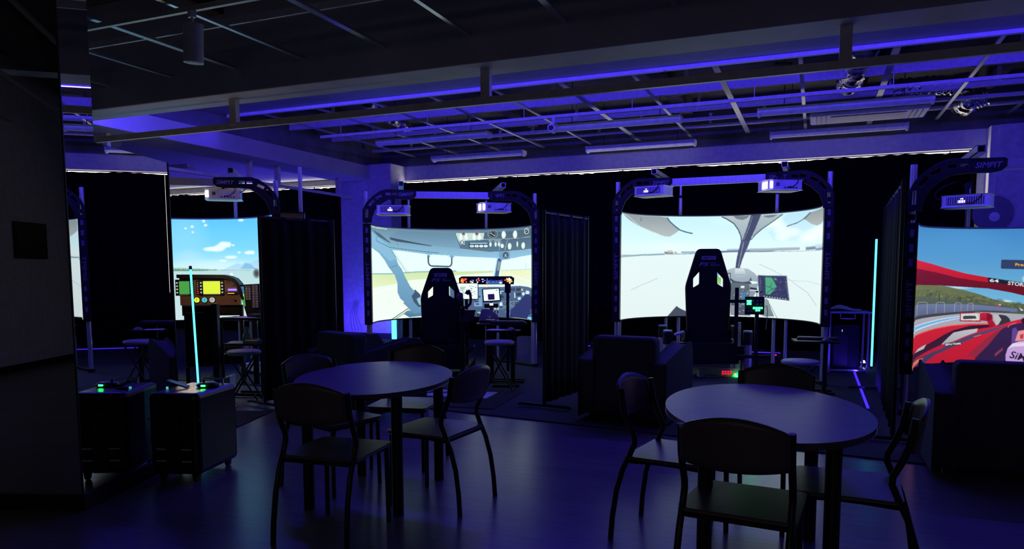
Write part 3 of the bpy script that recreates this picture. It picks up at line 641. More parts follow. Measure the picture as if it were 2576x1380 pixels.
def pic_racing():
    p = Pic(2285, 3135, 560, 985)
    p.T = (2270, 560, 3.451)
    p.rect(40, 0, 1900, 760, (66, 136, 200), (120, 190, 226))
    p.soft(420, 180, 500, 200, (84, 160, 218), 0.6)
    for x, y, a, b in ((1040, 470, 60, 40), (1080, 500, 90, 40), (1200, 480, 120, 60), (1400, 520, 140, 40)): p.soft(x, y, a, b, (238, 244, 246), 0.95)
    # track and landscape
    p.rect(60, 740, 1900, 1400, (176, 176, 186), (158, 156, 166))
    p.soft(420, 572, 160, 14, (225, 240, 245), 0.8); p.soft(840, 680, 100, 18, (225, 240, 245), 0.8)
    hill = [(60, 552), (320, 560), (420, 580), (480, 590), (620, 625), (740, 665), (850, 688), (1060, 700), (1300, 690), (1900, 700), (1900, 790), (60, 790)]
    p.poly(hill, (112, 122, 78), (80, 92, 62))
    for k in range(150): rr = random.Random(k); x = rr.uniform(70, 1000); p.soft(x, 600+x*0.12+rr.uniform(-30, 60), rr.uniform(8, 26), rr.uniform(8, 20), (128, 138, 78) if k % 2 else (66, 78, 56), 0.5)
    p.poly([(60, 552), (420, 580), (620, 625), (740, 665), (740, 660), (470, 560), (60, 520)], (0, 0, 0), None, 0.0)
    p.poly([(60, 652), (460, 690), (960, 740), (1100, 760), (700, 790), (60, 740)], (92, 104, 88), (76, 88, 80))
    for x in (145, 235, 282, 340, 462, 495, 635, 725, 785): p.line([(x, 590+x*0.13), (x, 700+x*0.05)], 4, (90, 96, 84) if x % 2 else (52, 58, 50))
    p.line([(60, 575), (300, 610), (640, 665), (860, 712)], 3, (120, 126, 110))
    p.poly([(60, 732), (560, 722), (965, 745), (965, 775), (560, 785), (60, 845)], (112, 126, 160), (88, 100, 132))
    for x in (92, 258, 418, 530): 
        h_ = 100 if x < 200 else 85 if x < 300 else 62 if x < 500 else 50
        p.line([(x, 745+ (840-745)*(1-x/900)), (x, 722), (x+14, 712), (x+70*(1-x/900)+14, 712), (x+82*(1-x/900)+14, 724), (x+82*(1-x/900)+14, 724+h_)], 5, (158, 160, 156))
    p.ell(797, 722, 10, 14, (210, 50, 60)); p.rect(800, 712, 820, 720, (240, 240, 240)); p.poly([(980, 735), (1020, 755), (1000, 760)], (240, 240, 245))
    p.poly([(60, 842), (400, 800), (650, 775), (900, 772), (900, 780), (650, 786), (400, 822), (60, 872)], (66, 66, 74))
    p.poly([(60, 930), (300, 865), (470, 832), (474, 852), (300, 900), (60, 980)], (222, 232, 240)); p.poly([(60, 938), (300, 872), (470, 838), (472, 847), (300, 892), (60, 968)], (112, 182, 236))
    # bodywork
    p.poly([(60, 1020), (130, 990), (250, 960), (400, 925), (560, 903), (730, 893), (790, 905), (860, 880), (1010, 832), (1100, 800), (1900, 780), (1900, 1500), (60, 1500)], (214, 36, 52), (176, 22, 40))
    p.line([(80, 1012), (250, 958), (400, 924), (560, 903), (720, 896)], 10, (240, 90, 80))
    p.poly([(60, 1165), (130, 1140), (250, 1070), (340, 1010), (420, 965), (560, 920), (720, 903), (735, 925), (620, 950), (440, 985), (380, 1040), (330, 1100), (200, 1165), (60, 1240)], (52, 22, 40), (60, 28, 50))
    p.poly([(318, 1102), (372, 1040), (420, 988), (520, 962), (630, 943), (622, 976), (530, 1015), (420, 1070), (350, 1098)], (196, 196, 200), (168, 168, 178))
    p.poly([(86, 1170), (118, 1135), (186, 1100), (166, 1142)], (190, 186, 190))
    p.poly([(60, 1320), (60, 1235), (150, 1215), (300, 1150), (400, 1090), (560, 1010), (700, 955), (860, 905), (870, 915), (700, 985), (540, 1060), (400, 1135), (270, 1200), (160, 1290), (100, 1330)], (92, 72, 112), (66, 50, 84))
    p.poly([(80, 1295), (170, 1225), (110, 1235), (70, 1260)], (238, 110, 90))
    p.poly([(545, 1200), (620, 1210), (710, 1110), (840, 940), (790, 960), (700, 1040)], (150, 40, 60))
    p.poly([(620, 1215), (720, 1100), (840, 935), (890, 905), (1000, 870), (1100, 900), (1100, 1500), (600, 1500)], (54, 34, 74), (44, 26, 62))
    p.poly([(790, 1165), (855, 1105), (858, 1130), (792, 1195)], (130, 60, 75))
    p.line([(598, 1022), (660, 1000)], 6, (230, 130, 60)); p.line([(890, 920), (905, 895), (960, 870)], 7, (205, 110, 110))
    # tyre and mirror
    p.poly([(758, 815), (820, 805), (870, 812), (900, 835), (912, 862), (880, 878), (800, 912), (785, 880)], (52, 52, 58)); p.poly([(755, 812), (800, 806), (830, 850), (805, 900), (790, 900)], (196, 190, 190))
    p.poly([(466, 805), (645, 792), (655, 880), (468, 882)], (176, 34, 48)); p.poly([(476, 812), (640, 800), (642, 868), (478, 872)], (216, 218, 216)); p.poly([(494, 835), (520, 828), (605, 826), (614, 852), (498, 862)], (60, 64, 62)); p.line([(625, 800), (640, 865)], 3, (120, 120, 120))
    p.poly([(645, 800), (670, 793), (725, 794), (752, 815), (756, 860), (785, 905), (735, 930), (706, 872), (652, 868)], (200, 34, 50), (150, 20, 36)); p.poly([(700, 800), (745, 812), (745, 850), (715, 870), (700, 850)], (128, 16, 30))
    # halo bar
    p.poly([(60, 332), (200, 362), (330, 398), (500, 440), (690, 470), (1060, 515), (1200, 560), (1300, 640), (1300, 700), (1060, 632), (900, 600), (700, 572), (500, 564), (300, 558), (60, 556)], (132, 22, 40), (92, 14, 30))
    p.poly([(60, 332), (200, 362), (330, 398), (500, 440), (690, 470), (697, 515), (560, 500), (420, 480), (250, 440), (60, 408)], (216, 38, 54), (190, 26, 44))
    p.poly([(690, 470), (1060, 515), (1200, 560), (1200, 590), (1060, 546), (697, 515)], (30, 34, 46))
    p.text('64', 750, 498, 78, 30, (240, 240, 240), 0.08)
    # prompt box
    p.poly([(808, 306), (1500, 306), (1500, 388), (808, 388), (800, 380), (800, 314)], (52, 64, 96))
    # name sticker
    p.poly([(348, 1088), (485, 1072), (495, 1080), (492, 1100), (360, 1120), (350, 1112)], (44, 40, 50))
    # driver seen at the right edge
    p.poly([(885, 1170), (900, 1110), (940, 1060), (1000, 1035), (1060, 1025), (1400, 1030), (1400, 1400), (900, 1400)], (206, 172, 220), (180, 140, 214)); p.poly([(930, 930), (960, 912), (985, 960), (960, 1040), (930, 1060)], (96, 70, 150))
    p.poly([(985, 945), (1060, 925), (1060, 1020), (1000, 1030), (960, 1040)], (236, 150, 150)); p.ell(1030, 850, 26, 28, (34, 20, 40)); p.poly([(1000, 980), (1030, 965), (1030, 1010), (1005, 1015)], (190, 60, 80))
    p.poly([(900, 1110), (940, 1062), (1056, 1040), (1056, 1075), (950, 1090)], (236, 214, 240))
    # the forward view is symmetric about the middle of the sheet
    c_ = int((2704-p.x0)*p.ss); n_ = p.W-c_; p.a[:, c_:c_+n_] = p.a[:, c_-n_:c_][:, ::-1] if n_ <= c_ else p.a[:, c_:c_+n_]
    if n_ > c_: p.a[:, c_:2*c_] = p.a[:, :c_][:, ::-1]
    p.text('64', 750, 498, 78, 30, (240, 240, 240), 0.08)
    p.text('STORE', 951, 522, 162, 32, (240, 240, 240), 0.09)
    p.text('Press any button', 1100, 352, 350, 34, (236, 182, 44))
    p.text('@ALLTEAMS', 421, 1096, 134, 24, (238, 238, 240), -0.1)
    p.text('SiMPiT', 1070, 1185, 300, 68, (34, 26, 52), 0.16, 0.2)
    return p

def pic_sky():
    p = Pic(145, 705, 530, 830)
    p.T = (440, 400, 3.0)
    p.rect(-900, 380, 800, 640, (84, 188, 236), (118, 206, 242)); p.rect(-900, 640, 800, 830, (118, 206, 242), (192, 232, 244))
    p.soft(120, 560, 200, 260, (150, 215, 250), 0.5)
    for x, y, a, b in ((345, 650, 62, 24), (300, 655, 50, 18), (400, 625, 44, 28), (430, 620, 26, 22), (380, 640, 50, 22), (590, 685, 38, 16), (610, 682, 18, 14), (470, 626, 12, 8), (257, 438, 12, 12), (268, 470, 14, 10), (168, 482, 14, 10), (120, 496, 12, 8), (172, 526, 10, 8), (540, 430, 22, 12), (455, 720, 50, 14), (390, 745, 30, 10), (515, 683, 14, 8), (700, 425, 40, 14)):
        for k in range(3): p.soft(x+random.uniform(-a, a)*.3, y+random.uniform(-b, b)*.3, a, b, (226, 242, 250), 0.85)
    p.soft(330, 790, 400, 60, (214, 238, 246), 0.6); p.soft(140, 740, 120, 90, (190, 225, 245), 0.4)
    p.poly([(400, 812), (470, 780), (500, 768), (530, 778), (565, 758), (600, 762), (640, 742), (800, 720), (800, 820), (400, 820)], (152, 200, 230), (176, 216, 238)); p.poly([(520, 812), (560, 765), (600, 775), (640, 812)], (132, 184, 220))
    p.poly([(-900, 800), (120, 806), (250, 812), (340, 818), (800, 815), (800, 830), (-900, 835)], (150, 190, 170), (170, 205, 190))
    for k in range(165): x = -860+k*7.5; p.poly([(x, 830), (x+5, 806+0.006*(x+300)+random.uniform(0, 8)), (x+11, 830)], (66, 122, 92)) if x < 340 else None
    p.poly([(-900, 832), (115, 832), (370, 822), (450, 815), (800, 818), (800, 1300), (-900, 1300)], (176, 212, 214), (196, 218, 220))
    p.poly([(446, 845), (458, 845), (465, 866), (440, 866)], (230, 244, 244)); p.line([(380, 822), (600, 822)], 3, (130, 160, 160))
    p.soft(640, 845, 30, 44, (60, 60, 66), 1.0)
    return p

# ================================================================== SIMULATOR RIGS
def interp(tab, x):
    if x <= tab[0][0]: return tab[0][1]
    for (a, b), (c_, d) in zip(tab[:-1], tab[1:]):
        if x <= c_: return b+(d-b)*(x-a)/(c_-a)
    return tab[-1][1]
HA = 1.16
def arc(a, sag, u):
    """point of the curved screen, u from -1 (left end) to 1"""
    h = HA*PI/2; R = a/math.sin(h); d = sag/(R-R*math.cos(h))
    an = u*h
    return R*math.sin(an) if False else a*math.sin(u*PI/2), sag*math.cos(u*PI/2)
def rig(label, loc, rz, a, sag, zb, zt, pic, ends, top, bot, nu, nv, strength, pz=2.52, arms=(1, 1), logo='SIMPIT', arml=0.70):
    o = thing('simulator_screen_rig', label, 'simulator screen', loc, rz)
    Mw = Matrix.Translation(Vector(loc)) @ Matrix.Rotation(rz, 4, 'Z')
    # the picture is fitted to the curved sheet column by column
    lx = view(Mw @ Vector((-a, 0, (zb+zt)/2)))[0]; rx_ = view(Mw @ Vector((a, 0, (zb+zt)/2)))[0]
    img = pic.linear(); cols = []; V = []; NC = []
    for i in range(nu+1):
        u = -1+2*i/nu; x, y = arc(a, sag, u); px = view(Mw @ Vector((x, y, (zb+zt)/2)))[0]
        q = ends[0]+(px-lx)*(ends[1]-ends[0])/(rx_-lx); cols.append((x, y, q, interp(top, q), interp(bot, q)))
    V = np.zeros(((nu+1)*(nv+1), 3)); C = np.ones(((nu+1)*(nv+1), 4), np.float32); k = 0
    for i, (x, y, q, t_, b_) in enumerate(cols):
        ix = int(min(max((q-pic.x0)*pic.ss, 1), pic.W-2))
        for j in range(nv+1):
            v = j/nv; iy = int(min(max((t_+(b_-t_)*v-pic.y0)*pic.ss, 1), pic.H-2))
            V[k] = (x, y, zt+(zb-zt)*v); C[k, :3] = img[iy-1:iy+2, ix-1:ix+2].mean(axis=(0, 1)); k += 1
    F = []
    for i in range(nu):
        for j in range(nv): b0 = i*(nv+1)+j; F.append((b0, b0+1, b0+nv+2, b0+nv+1))
    me = bpy.data.meshes.new('projection_screen'); me.from_pydata(V.tolist(), [], F)
    ca = me.color_attributes.new('picture', 'FLOAT_COLOR', 'POINT'); ca.data.foreach_set('color', C.ravel())
    m = bpy.data.materials.new('projected picture'); m.use_nodes = True; nt = m.node_tree; b = nt.nodes['Principled BSDF']
    at_ = nt.nodes.new('ShaderNodeAttribute'); at_.attribute_name = 'picture'
    nt.links.new(at_.outputs['Color'], b.inputs['Emission Color']); b.inputs['Emission Strength'].default_value = strength
    b.inputs['Base Color'].default_value = (0.05, 0.05, 0.05, 1); b.inputs['Roughness'].default_value = 0.9; b.inputs['Specular IOR Level'].default_value = 0.1
    me.materials.append(m); me.polygons.foreach_set('use_smooth', [True]*len(F)); me.update()
    sc = bpy.data.objects.new('projection_screen', me); COL.objects.link(sc); sc.parent = o
    # black back of the sheet and rims
    q = MB(); pts = [arc(a+0.012, sag+0.012, -1+2*i/48) for i in range(49)]
    q.grid(lambda u, v: (pts[round(u*48)][0], pts[round(u*48)][1], zb+(zt-zb)*v), 48, 1); q.build('screen_back', 'black', o)
    for z, nm in ((zt+0.008, 'top_rim'), (zb-0.008, 'bottom_rim')):
        q = MB(); q.tube([(*arc(a+0.006, sag+0.006, -1+2*i/48), z) for i in range(49)], 0.011, 6); q.build(nm, 'grey' if nm == 'top_rim' else 'black', o)
    for e in (-1, 1):
        # slotted end panel
        q = MB(); x0 = e*(a+0.012); x1 = e*(a+0.115); q.bb((x0, -0.02, zb-0.03), (x1, 0.0, zt+0.02)); H = zt-zb
        for fz in (0.055, 0.155, 0.255, 0.70, 0.80, 0.90):
            zc = zt-H*fz; q.bb((e*(a+0.045), -0.0225, zc-0.035), (e*(a+0.078), -0.0199, zc+0.035), 1)
        q.build('end_panel', ['black', 'slot'], o)
        xm = e*(a+0.062)
        lettering(logo, frame((xm, -0.0205, zt-H*0.5), (0, 0, 1), (-1, 0, 0)), 0.34, 0.05, o, 'slot', 0.0)
        # front posts with lower leg pair
        q = MB(); q.tube([(xm, 0.05, 0.012), (xm, 0.05, pz+0.03)], 0.030, 16); q.build('front_post', 'chrome', o)
        q = MB(); q.tube([(xm-e*0.02, 0.13, 0.012), (xm-e*0.02, 0.13, zt-0.2)], 0.022, 12); q.build('front_post', 'chrome', o)
        MB().tube([(xm, 0.05, zt+0.05), (xm, 0.05, zt+0.10)], 0.04, 16).build('clamp', 'black', o); MB().tube([(xm, 0.05, 0.012), (xm, 0.05, 0.06)], 0.045, 16).build('foot', 'black', o); MB().box((xm, 0.05, 1.35), (0.09, 0.07, 0.08)).build('clamp', 'black', o)
        # rear posts
        xr = e*a*0.53; yr = sag*0.93
        q = MB(); q.tube([(xr, yr, 0.012), (xr, yr, zt+0.28)], 0.025, 14); q.tube([(xr, yr, zt+0.28), (xr, yr, zt+0.46)], 0.018, 12); q.build('rear_post', 'chrome', o)
        MB().tube([(xr, yr, zt+0.26), (xr, yr, zt+0.30)], 0.03, 14).build('clamp', 'black', o); MB().tube([(xr, yr, zt+0.44), (xr, yr, zt+0.48)], 0.026, 12).build('clamp', 'black', o)
        q = MB(); q.tube([(xr+e*0.16, yr-0.1, 0.012), (xr+e*0.16, yr-0.1, zt-0.3)], 0.022, 12); q.build('rear_post', 'chrome', o)
        # foot rail on the floor
        q = MB(); q.tube([(xm, 0.05, 0.035), (xr, yr, 0.035)], 0.02, 8); q.build('foot_rail', 'black', o)
        if arms[0 if e < 0 else 1]:
            # projector arm, an aluminium plate with cut-outs
            def AP(x, z): return (e*(a+0.062)-e*x, z)
            z0 = pz-0.40; outer = [(-0.05, 0.0), (-0.05, 0.17), (0.0, 0.27), (0.09, 0.36), (0.19, 0.43), (0.28, 0.455), (0.48, 0.45), (arml, 0.445), (arml+0.02, 0.43), (arml+0.02, 0.37), (arml-0.02, 0.33)]
            inner = [(arml-0.1, 0.315), (0.42, 0.32), (0.30, 0.31), (0.20, 0.25), (0.12, 0.17), (0.075, 0.06), (0.07, 0.0)]
            def rr(cx_, cz, w_, h_, an=0.0):
                ca_, sa_ = math.cos(an), math.sin(an); return [(cx_+x*ca_-z*sa_, z0+cz+x*sa_+z*ca_) for x, z in ((-w_/2, -h_/2), (w_/2, -h_/2), (w_/2, h_/2), (-w_/2, h_/2))]
            loops = [[(x, z0+z) for x, z in outer+inner], rr(0.005, 0.12, 0.035, 0.13, -0.05), rr(0.075, 0.265, 0.035, 0.10, -0.75), rr(0.17, 0.345, 0.09, 0.035, 0.45), rr(0.30, 0.39, 0.07, 0.035), rr(0.39, 0.39, 0.07, 0.035)]
            X = Matrix(((-e, 0, 0, e*(a+0.062)), (0, 0, -1, -0.03), (0, 1, 0, 0), (0, 0, 0, 1)))
            ar = plate('projector_arm', loops, 0.022, 'black', o, X)
            lettering(logo, FRONT((e*(a+0.062)-e*(arml-0.12), -0.0455, z0+0.385)), 0.21, 0.05, ar, 'letter', 0.25)
            # square tube on top of the arm running to the back
            xt = e*(a+0.062-arml*0.72); zz = pz+0.12
            q = MB()
            for A, B in (((-0.035, 0.028), (0.035, 0.035)), ((-0.035, -0.035), (0.035, -0.028)), ((-0.035, -0.035), (-0.028, 0.035)), ((0.028, -0.035), (0.035, 0.035))): q.bb((xt+A[0], -0.12, zz+A[1]), (xt+B[0], 0.85, zz+B[1]))
            q.build('square_tube', 'alu', o)
    q = MB(); L = a+0.062-arml; q.bb((-L, -0.035, pz-0.06), (L, 0.03, pz+0.03)); q.build('cross_bar', 'alu', o)
    return o
def loc_of(P): return (P.x, P.y, 0.012)

TC = [(1561, 535), (1653, 540), (1842, 540), (1968, 533), (2069, 524)]
BC = [(1559, 802), (1632, 786), (1716, 779), (1815, 781), (1931, 790), (2010, 802), (2068, 819)]
rigC = rig('curved projection screen with a light jet cockpit view, second from the right', (-1.15, 9.46, 0.0), 0.0, 1.215, 1.2, 0.75, 2.15, pic_light_jet(), (1560, 2069), TC, BC, 520, 300, 1.12)
TB = [(934, 575), (1100, 571), (1230, 569), (1335, 568)]
BB_ = [(940, 813), (979, 801), (1060, 790), (1160, 784), (1267, 786), (1343, 800)]
rigB = rig('curved projection screen showing an airliner flight deck, left of the middle', (-4.70, 9.19, 0.0), math.radians(31), 1.115, 1.08, 0.69, 2.03, pic_airliner(), (936, 1340), TB, BB_, 480, 280, 1.15, pz=2.46, arml=0.66)
rigD = rig('curved projection screen with a red racing car, cut by the right edge', (2.06, 7.78, 0.0), 0.0, 1.18, 1.15, 0.44, 1.81, pic_racing(), (2293, 3120), [(2293, 572), (2576, 567), (3120, 565)], [(2293, 936), (2400, 926), (2576, 915), (2800, 915), (3120, 960)], 840, 420, 0.95, pz=2.34)
rigA = rig('curved projection screen with blue sky and a runway in the left bay', (-7.27, 6.66, 0.0), math.radians(35), 1.20, 1.15, 0.74, 2.11, pic_sky(), (160, 695), [(160, 545), (462, 543), (695, 539)], [(160, 805), (695, 805)], 420, 220, 1.15, pz=2.50)

# projectors hung under the arms
def projector(label, P, rz, vents=False, zm=None):
    o = thing('projector', label, 'projector', P, rz, 'white projectors under the rig arms')
    q = MB(); q.prism([(-0.20, -0.13), (-0.17, -0.16), (0.20, -0.16), (0.215, -0.14), (0.215, 0.13), (0.19, 0.15), (-0.19, 0.15), (-0.20, 0.13)], -0.065, 0.055, 'z')
    q.build('body', 'white', o, bevel=0.012)
    q = MB(); q.bb((-0.17, -0.13, -0.071), (0.18, 0.12, -0.066)); q.build('base_plate', 'wall', o)
    if vents:
        q = MB(); q.bb((-0.15, -0.166, -0.04), (0.17, -0.1615, 0.035)); q.build('vent', 'vent', o)
        q = MB()
        for k in range(16): q.bb((-0.145+k*0.02, -0.170, -0.038), (-0.139+k*0.02, -0.167, 0.033))
        q.build('vent_slats', 'white', o)
        q = MB(); q.bb((-0.05, -0.1668, -0.025), (0.01, -0.1664, 0.0)); q.bb((-0.03, -0.1668, 0.008), (0.0, -0.1664, 0.02)); q.build('lamp_glow', 'lens', o)
    else:
        q = MB(); q.bb((-0.206, -0.11, -0.045), (-0.2015, 0.02, 0.035)); q.bb((-0.196, -0.164, -0.045), (-0.16, -0.1605, 0.035)); q.build('lamp_port', 'lens', o)
        q = MB(); q.bb((-0.12, -0.165, -0.02), (-0.08, -0.1612, 0.02)); q.build('sensor_window', 'vent', o)
        q = MB()
        for k in range(5): q.bb((-0.02+k*0.035, -0.164, -0.045), (0.0+k*0.035, -0.161, -0.033))
        q.build('sockets', 'black', o)
    q = MB(); q.tube([(0, 0, 0.055), (0, 0, (zm or 0.2))], 0.018, 10); q.box((0, 0, 0.065), (0.12, 0.12, 0.012)); q.box((0, 0, (zm or 0.2)-0.03), (0.05, 0.05, 0.05)); q.build('mount', 'black', o)
    q = MB(); s_ = -1 if vents else 1
    q.tube([(s_*0.20, -0.15, 0.02), (s_*0.24, -0.16, 0.03), (s_*0.27, -0.1, 0.08), (s_*0.22, -0.02, 0.15), (s_*0.1, 0.0, (zm or 0.2)+0.02)], 0.006, 6); q.tube([(0.02, -0.172, -0.03), (0.08, -0.18, -0.03), (0.14, -0.175, 0.02), (0.15, -0.17, 0.05)], 0.005, 6); q.build('cable', 'black', o)
    return o
projector('white vented projector hung left above the airliner screen', at(989, 9.75, 528), math.radians(24), True, 0.16)
projector('white projector with glowing port hung right above the airliner screen', at(1241, 10.0, 522), math.radians(40), False, 0.20)
projector('white projector hung left above the light jet screen', at(1643, 9.35, 481), math.radians(-14), True, 0.17)
projector('white projector with glowing port hung right above the light jet screen', at(1960, 8.7, 467), math.radians(30), False, 0.17)
projector('white projector hung above the racing car screen', at(2432, 7.3, 506), math.radians(-18), True, 0.18)
projector('white projector with glowing port in the left bay above the sky screen', at(562, 9.2, 490), math.radians(40), False, 0.16)

# ================================================================== STAND CURTAINS BETWEEN THE BOOTHS
def stand_curtain(label, a, b, h):
    a = Vector(a); b = Vector(b); L = (b-a).length; ang = math.atan2(b.y-a.y, b.x-a.x)
    o = thing('curtain_stand', label, 'curtain', ((a.x+b.x)/2, (a.y+b.y)/2, 0.012), ang)
    for e in (-1, 1):
        MB().tube([(e*L/2, 0, 0.03), (e*L/2, 0, h+0.03)], 0.016, 10).build('post', 'tube', o)
        MB().tube([(e*L/2, -0.30, 0.02), (e*L/2, -0.27, 0.028), (e*L/2, 0.27, 0.028), (e*L/2, 0.30, 0.02)], 0.016, 8).build('foot', 'tube', o)
    MB().tube([(-L/2, 0, h), (L/2, 0, h)], 0.014, 8).build('cross_bar', 'tube', o)
    m = MB()
    m.grid(lambda u, v: (-L/2+0.02+(L-0.04)*u, 0.010*math.sin(u*L*2*PI/0.16)+0.008*math.sin(u*L*17+1), 0.05+(h-0.03)*v), int(L*50), 8)
    m.build('drape', 'drape2', o, solid=0.004)
    return o
stand_curtain('black stand curtain left of the blue pilaster, in front of the left bay', (-5.22, 5.92, 0), (-4.98, 6.82, 0), 1.93)
stand_curtain('narrow black stand curtain between the airliner and light jet screens', (-2.50, 6.88, 0), (-2.36, 7.9, 0), 1.96)
stand_curtain('tall black stand curtain between the right cyan tube and the racing screen', (0.62, 6.55, 0), (0.70, 9.3, 0), 2.06)

# ================================================================== TABLES AND CHAIRS
def oval_table(label, c, a, b, th, legs, lth):
    o = thing('oval_table', label, 'table', (c[0], c[1], 0), 0, 'oval tables')
    n = 64; P = [(a*math.cos(2*PI*k/n)*math.cos(th)-b*math.sin(2*PI*k/n)*math.sin(th), a*math.cos(2*PI*k/n)*math.sin(th)+b*math.sin(2*PI*k/n)*math.cos(th)) for k in range(n)]
    MB().prism(P, 0.722, 0.750, 'z').build('tabletop', 'ply', o, bevel=0.004)
    m = MB(); lx, ly = legs; R = Matrix.Rotation(lth, 4, 'Z')
    for x0, y0, x1, y1 in ((-lx, -ly, lx, -ly), (-lx, ly, lx, ly), (-lx, -ly, -lx, ly), (lx, -ly, lx, ly)):
        m.box(((x0+x1)/2, (y0+y1)/2, 0.70), (abs(x1-x0)+0.03, abs(y1-y0)+0.03, 0.04), 0, R)
    m.build('apron', 'tube', o)
    for sx in (-1, 1):
        for sy in (-1, 1):
            v = R @ Vector((sx*lx, sy*ly, 0))
            MB().tube([(v.x, v.y, 0), (v.x, v.y, 0.72)], 0.033, 16).build('leg', 'tube', o)
    return o
oval_table('oval dark table with four chairs at the left', (-2.52, 3.86), 0.47, 0.72, 0.40, (0.28, 0.37), 0.17)
oval_table('oval dark table with four chairs at the right', (-0.205, 3.62), 0.455, 0.73, 0.20, (0.26, 0.36), 0.12)

def cafe_chair(label, x, y, deg, grp):
    o = thing('cafe_chair', label, 'chair', (x, y, 0), math.radians(deg), grp)
    # seat with rounded corners
    P = []
    for cx_, cy_, a0 in ((0.185, 0.18, 0), (-0.185, 0.18, 90), (-0.195, -0.19, 180), (0.195, -0.19, 270)):
        for k in range(5): an = math.radians(a0+k*22.5); P.append((cx_+0.03*math.cos(an), cy_+0.03*math.sin(an)))
    MB().prism(P, 0.438, 0.455, 'z').build('seat', 'ply', o, bevel=0.004)
    m = MB(); m.tube([(-0.19, 0.17, 0.423), (0.19, 0.17, 0.423), (0.19, -0.2, 0.423), (-0.19, -0.2, 0.423)], 0.014, 8, closed=True); m.build('seat_frame', 'tube', o)
    # curved backrest with an arched top
    bk = MB()
    def fn(u, v):
        s_ = (u-0.5)*2; x_ = s_*0.205; yy = -0.245-0.035*(1-s_*s_)-0.03*v
        top = 0.85-0.05*s_*s_; bot = 0.635+0.02*s_*s_
        return (x_, yy, bot+(top-bot)*v)
    bk.grid(fn, 16, 6); bk.build('backrest', 'ply', o, solid=0.012)
    for e in (-1, 1):
        MB().tube([(e*0.195, 0.19, 0), (e*0.19, 0.185, 0.43)], 0.0135, 10).build('front_leg', 'tube', o)
        pts = [(e*0.215, -0.30, 0), (e*0.213, -0.292, 0.12), (e*0.21, -0.272, 0.26), (e*0.208, -0.238, 0.38), (e*0.207, -0.205, 0.45), (e*0.207, -0.175, 0.52), (e*0.207, -0.178, 0.555), (e*0.208, -0.205, 0.61), (e*0.208, -0.232, 0.68), (e*0.208, -0.25, 0.80)]
        MB().tube(pts, 0.0145, 10).build('rear_leg', 'tube', o)
    return o
G1, G2 = 'chairs around the left oval table', 'chairs around the right oval table'
cafe_chair('dark chair nearest the camera at the left table, its back to us', -2.35, 3.22, 5, G1)
cafe_chair('dark chair at the left table on the side towards the black case', -2.86, 3.90, -103, G1)
cafe_chair('dark chair at the far side of the left table, facing us', -2.71, 4.53, 190, G1)
cafe_chair('dark chair on the right side of the left table, seen from its side', -2.12, 3.88, 86, G1)
cafe_chair('dark chair on the left side of the right table, lit pale on its back', -0.62, 3.80, -99, G2)
cafe_chair('dark chair nearest the camera at the right table, its back to us', -0.24, 3.10, -6, G2)
cafe_chair('dark chair at the far side of the right table, facing us', -0.26, 4.25, 165, G2)
cafe_chair('dark chair on the right side of the right table, seen edge on', 0.15, 3.52, 88, G2)

# ================================================================== ARMCHAIRS
def armchair(label, x, y, deg, w_=0.86, d=0.82, zb=0.78):
    o = thing('armchair', label, 'armchair', (x, y, 0.012), math.radians(deg), 'boxy upholstered armchairs')
    hw = w_/2
    MB().bb((-hw+0.15, -d/2+0.02, 0.06), (hw-0.15, d/2-0.02, 0.30)).build('base', 'sofa', o, bevel=0.02)
    MB().bb((-hw+0.15, -d/2+0.20, 0.30), (hw-0.15, d/2, 0.44)).build('seat_cushion', 'sofa', o, bevel=0.04)
    MB().bb((-hw+0.12, -d/2, 0.06), (hw-0.12, -d/2+0.20, zb)).build('backrest', 'sofa', o, bevel=0.045)
    for e in (-1, 1):
        a, b = (hw-0.15, hw) if e > 0 else (-hw, -hw+0.15)
        m = MB(); m.prism([(-d/2+0.01, 0.06), (d/2, 0.06), (d/2, 0.60), (d/2-0.05, 0.665), (d/2-0.14, 0.68), (-d/2+0.01, 0.56)], a, b, 'x')
        m.build('arm', 'sofa', o, bevel=0.03)
    for sx in (-1, 1):
        for sy in (-1, 1): MB().bb((sx*(hw-0.1)-0.02, sy*(d/2-0.08)-0.02, 0), (sx*(hw-0.1)+0.02, sy*(d/2-0.08)+0.02, 0.06)).build('foot', 'black', o)
    return o
armchair('dark armchair with a rounded arm beside the blue pilaster', -4.26, 6.35, -22, 0.90, 0.80, 0.78)
armchair('dark armchair in front of the light jet booth, back to the camera', -1.55, 6.86, -6, 0.84, 0.84, 0.79)
armchair('large dark armchair at the right edge before the racing screen', 1.22, 5.98, 0, 0.92, 0.86, 0.78)

# ================================================================== FLOOR MATS
def floor_mat_thing(label, c, ang, w_, d, parts):
    o = thing('floor_mat', label, 'mat', (c[0], c[1], c[2]), ang, 'black logo floor mats')
    MB().bb((-w_/2, -d/2, 0), (w_/2, d/2, 0.008)).build('mat_body', 'mat', o, bevel=0.003)
    for kind, a in parts:
        if kind == 'rect': MB().bb((a[0], a[1], 0.008), (a[2], a[3], 0.0095)).build('logo_panel', 'matwhite', o)
        else:
            s_, x, y, ww, hh, m_, fl = a
            lettering(s_, frame((x, y, 0.0096), (fl, 0, 0), (0, fl, 0)), ww, hh, o, m_, 0.2, 'logo_text')
    return o
floor_mat_thing('black logo mat before the airliner booth', (-3.76, 7.10, 0.012), 0.10, 1.52, 1.12,
    [('rect', (-0.50, -0.02, 0.50, 0.40)), ('text', ('SIMPIT', -0.12, 0.20, 0.66, 0.18, 'mat', 1)), ('text', ('CARSIM', 0.28, 0.06, 0.30, 0.08, 'mat', 1)), ('text', ('* BOX -', 0.12, -0.22, 0.44, 0.07, 'matgreen', 1))])
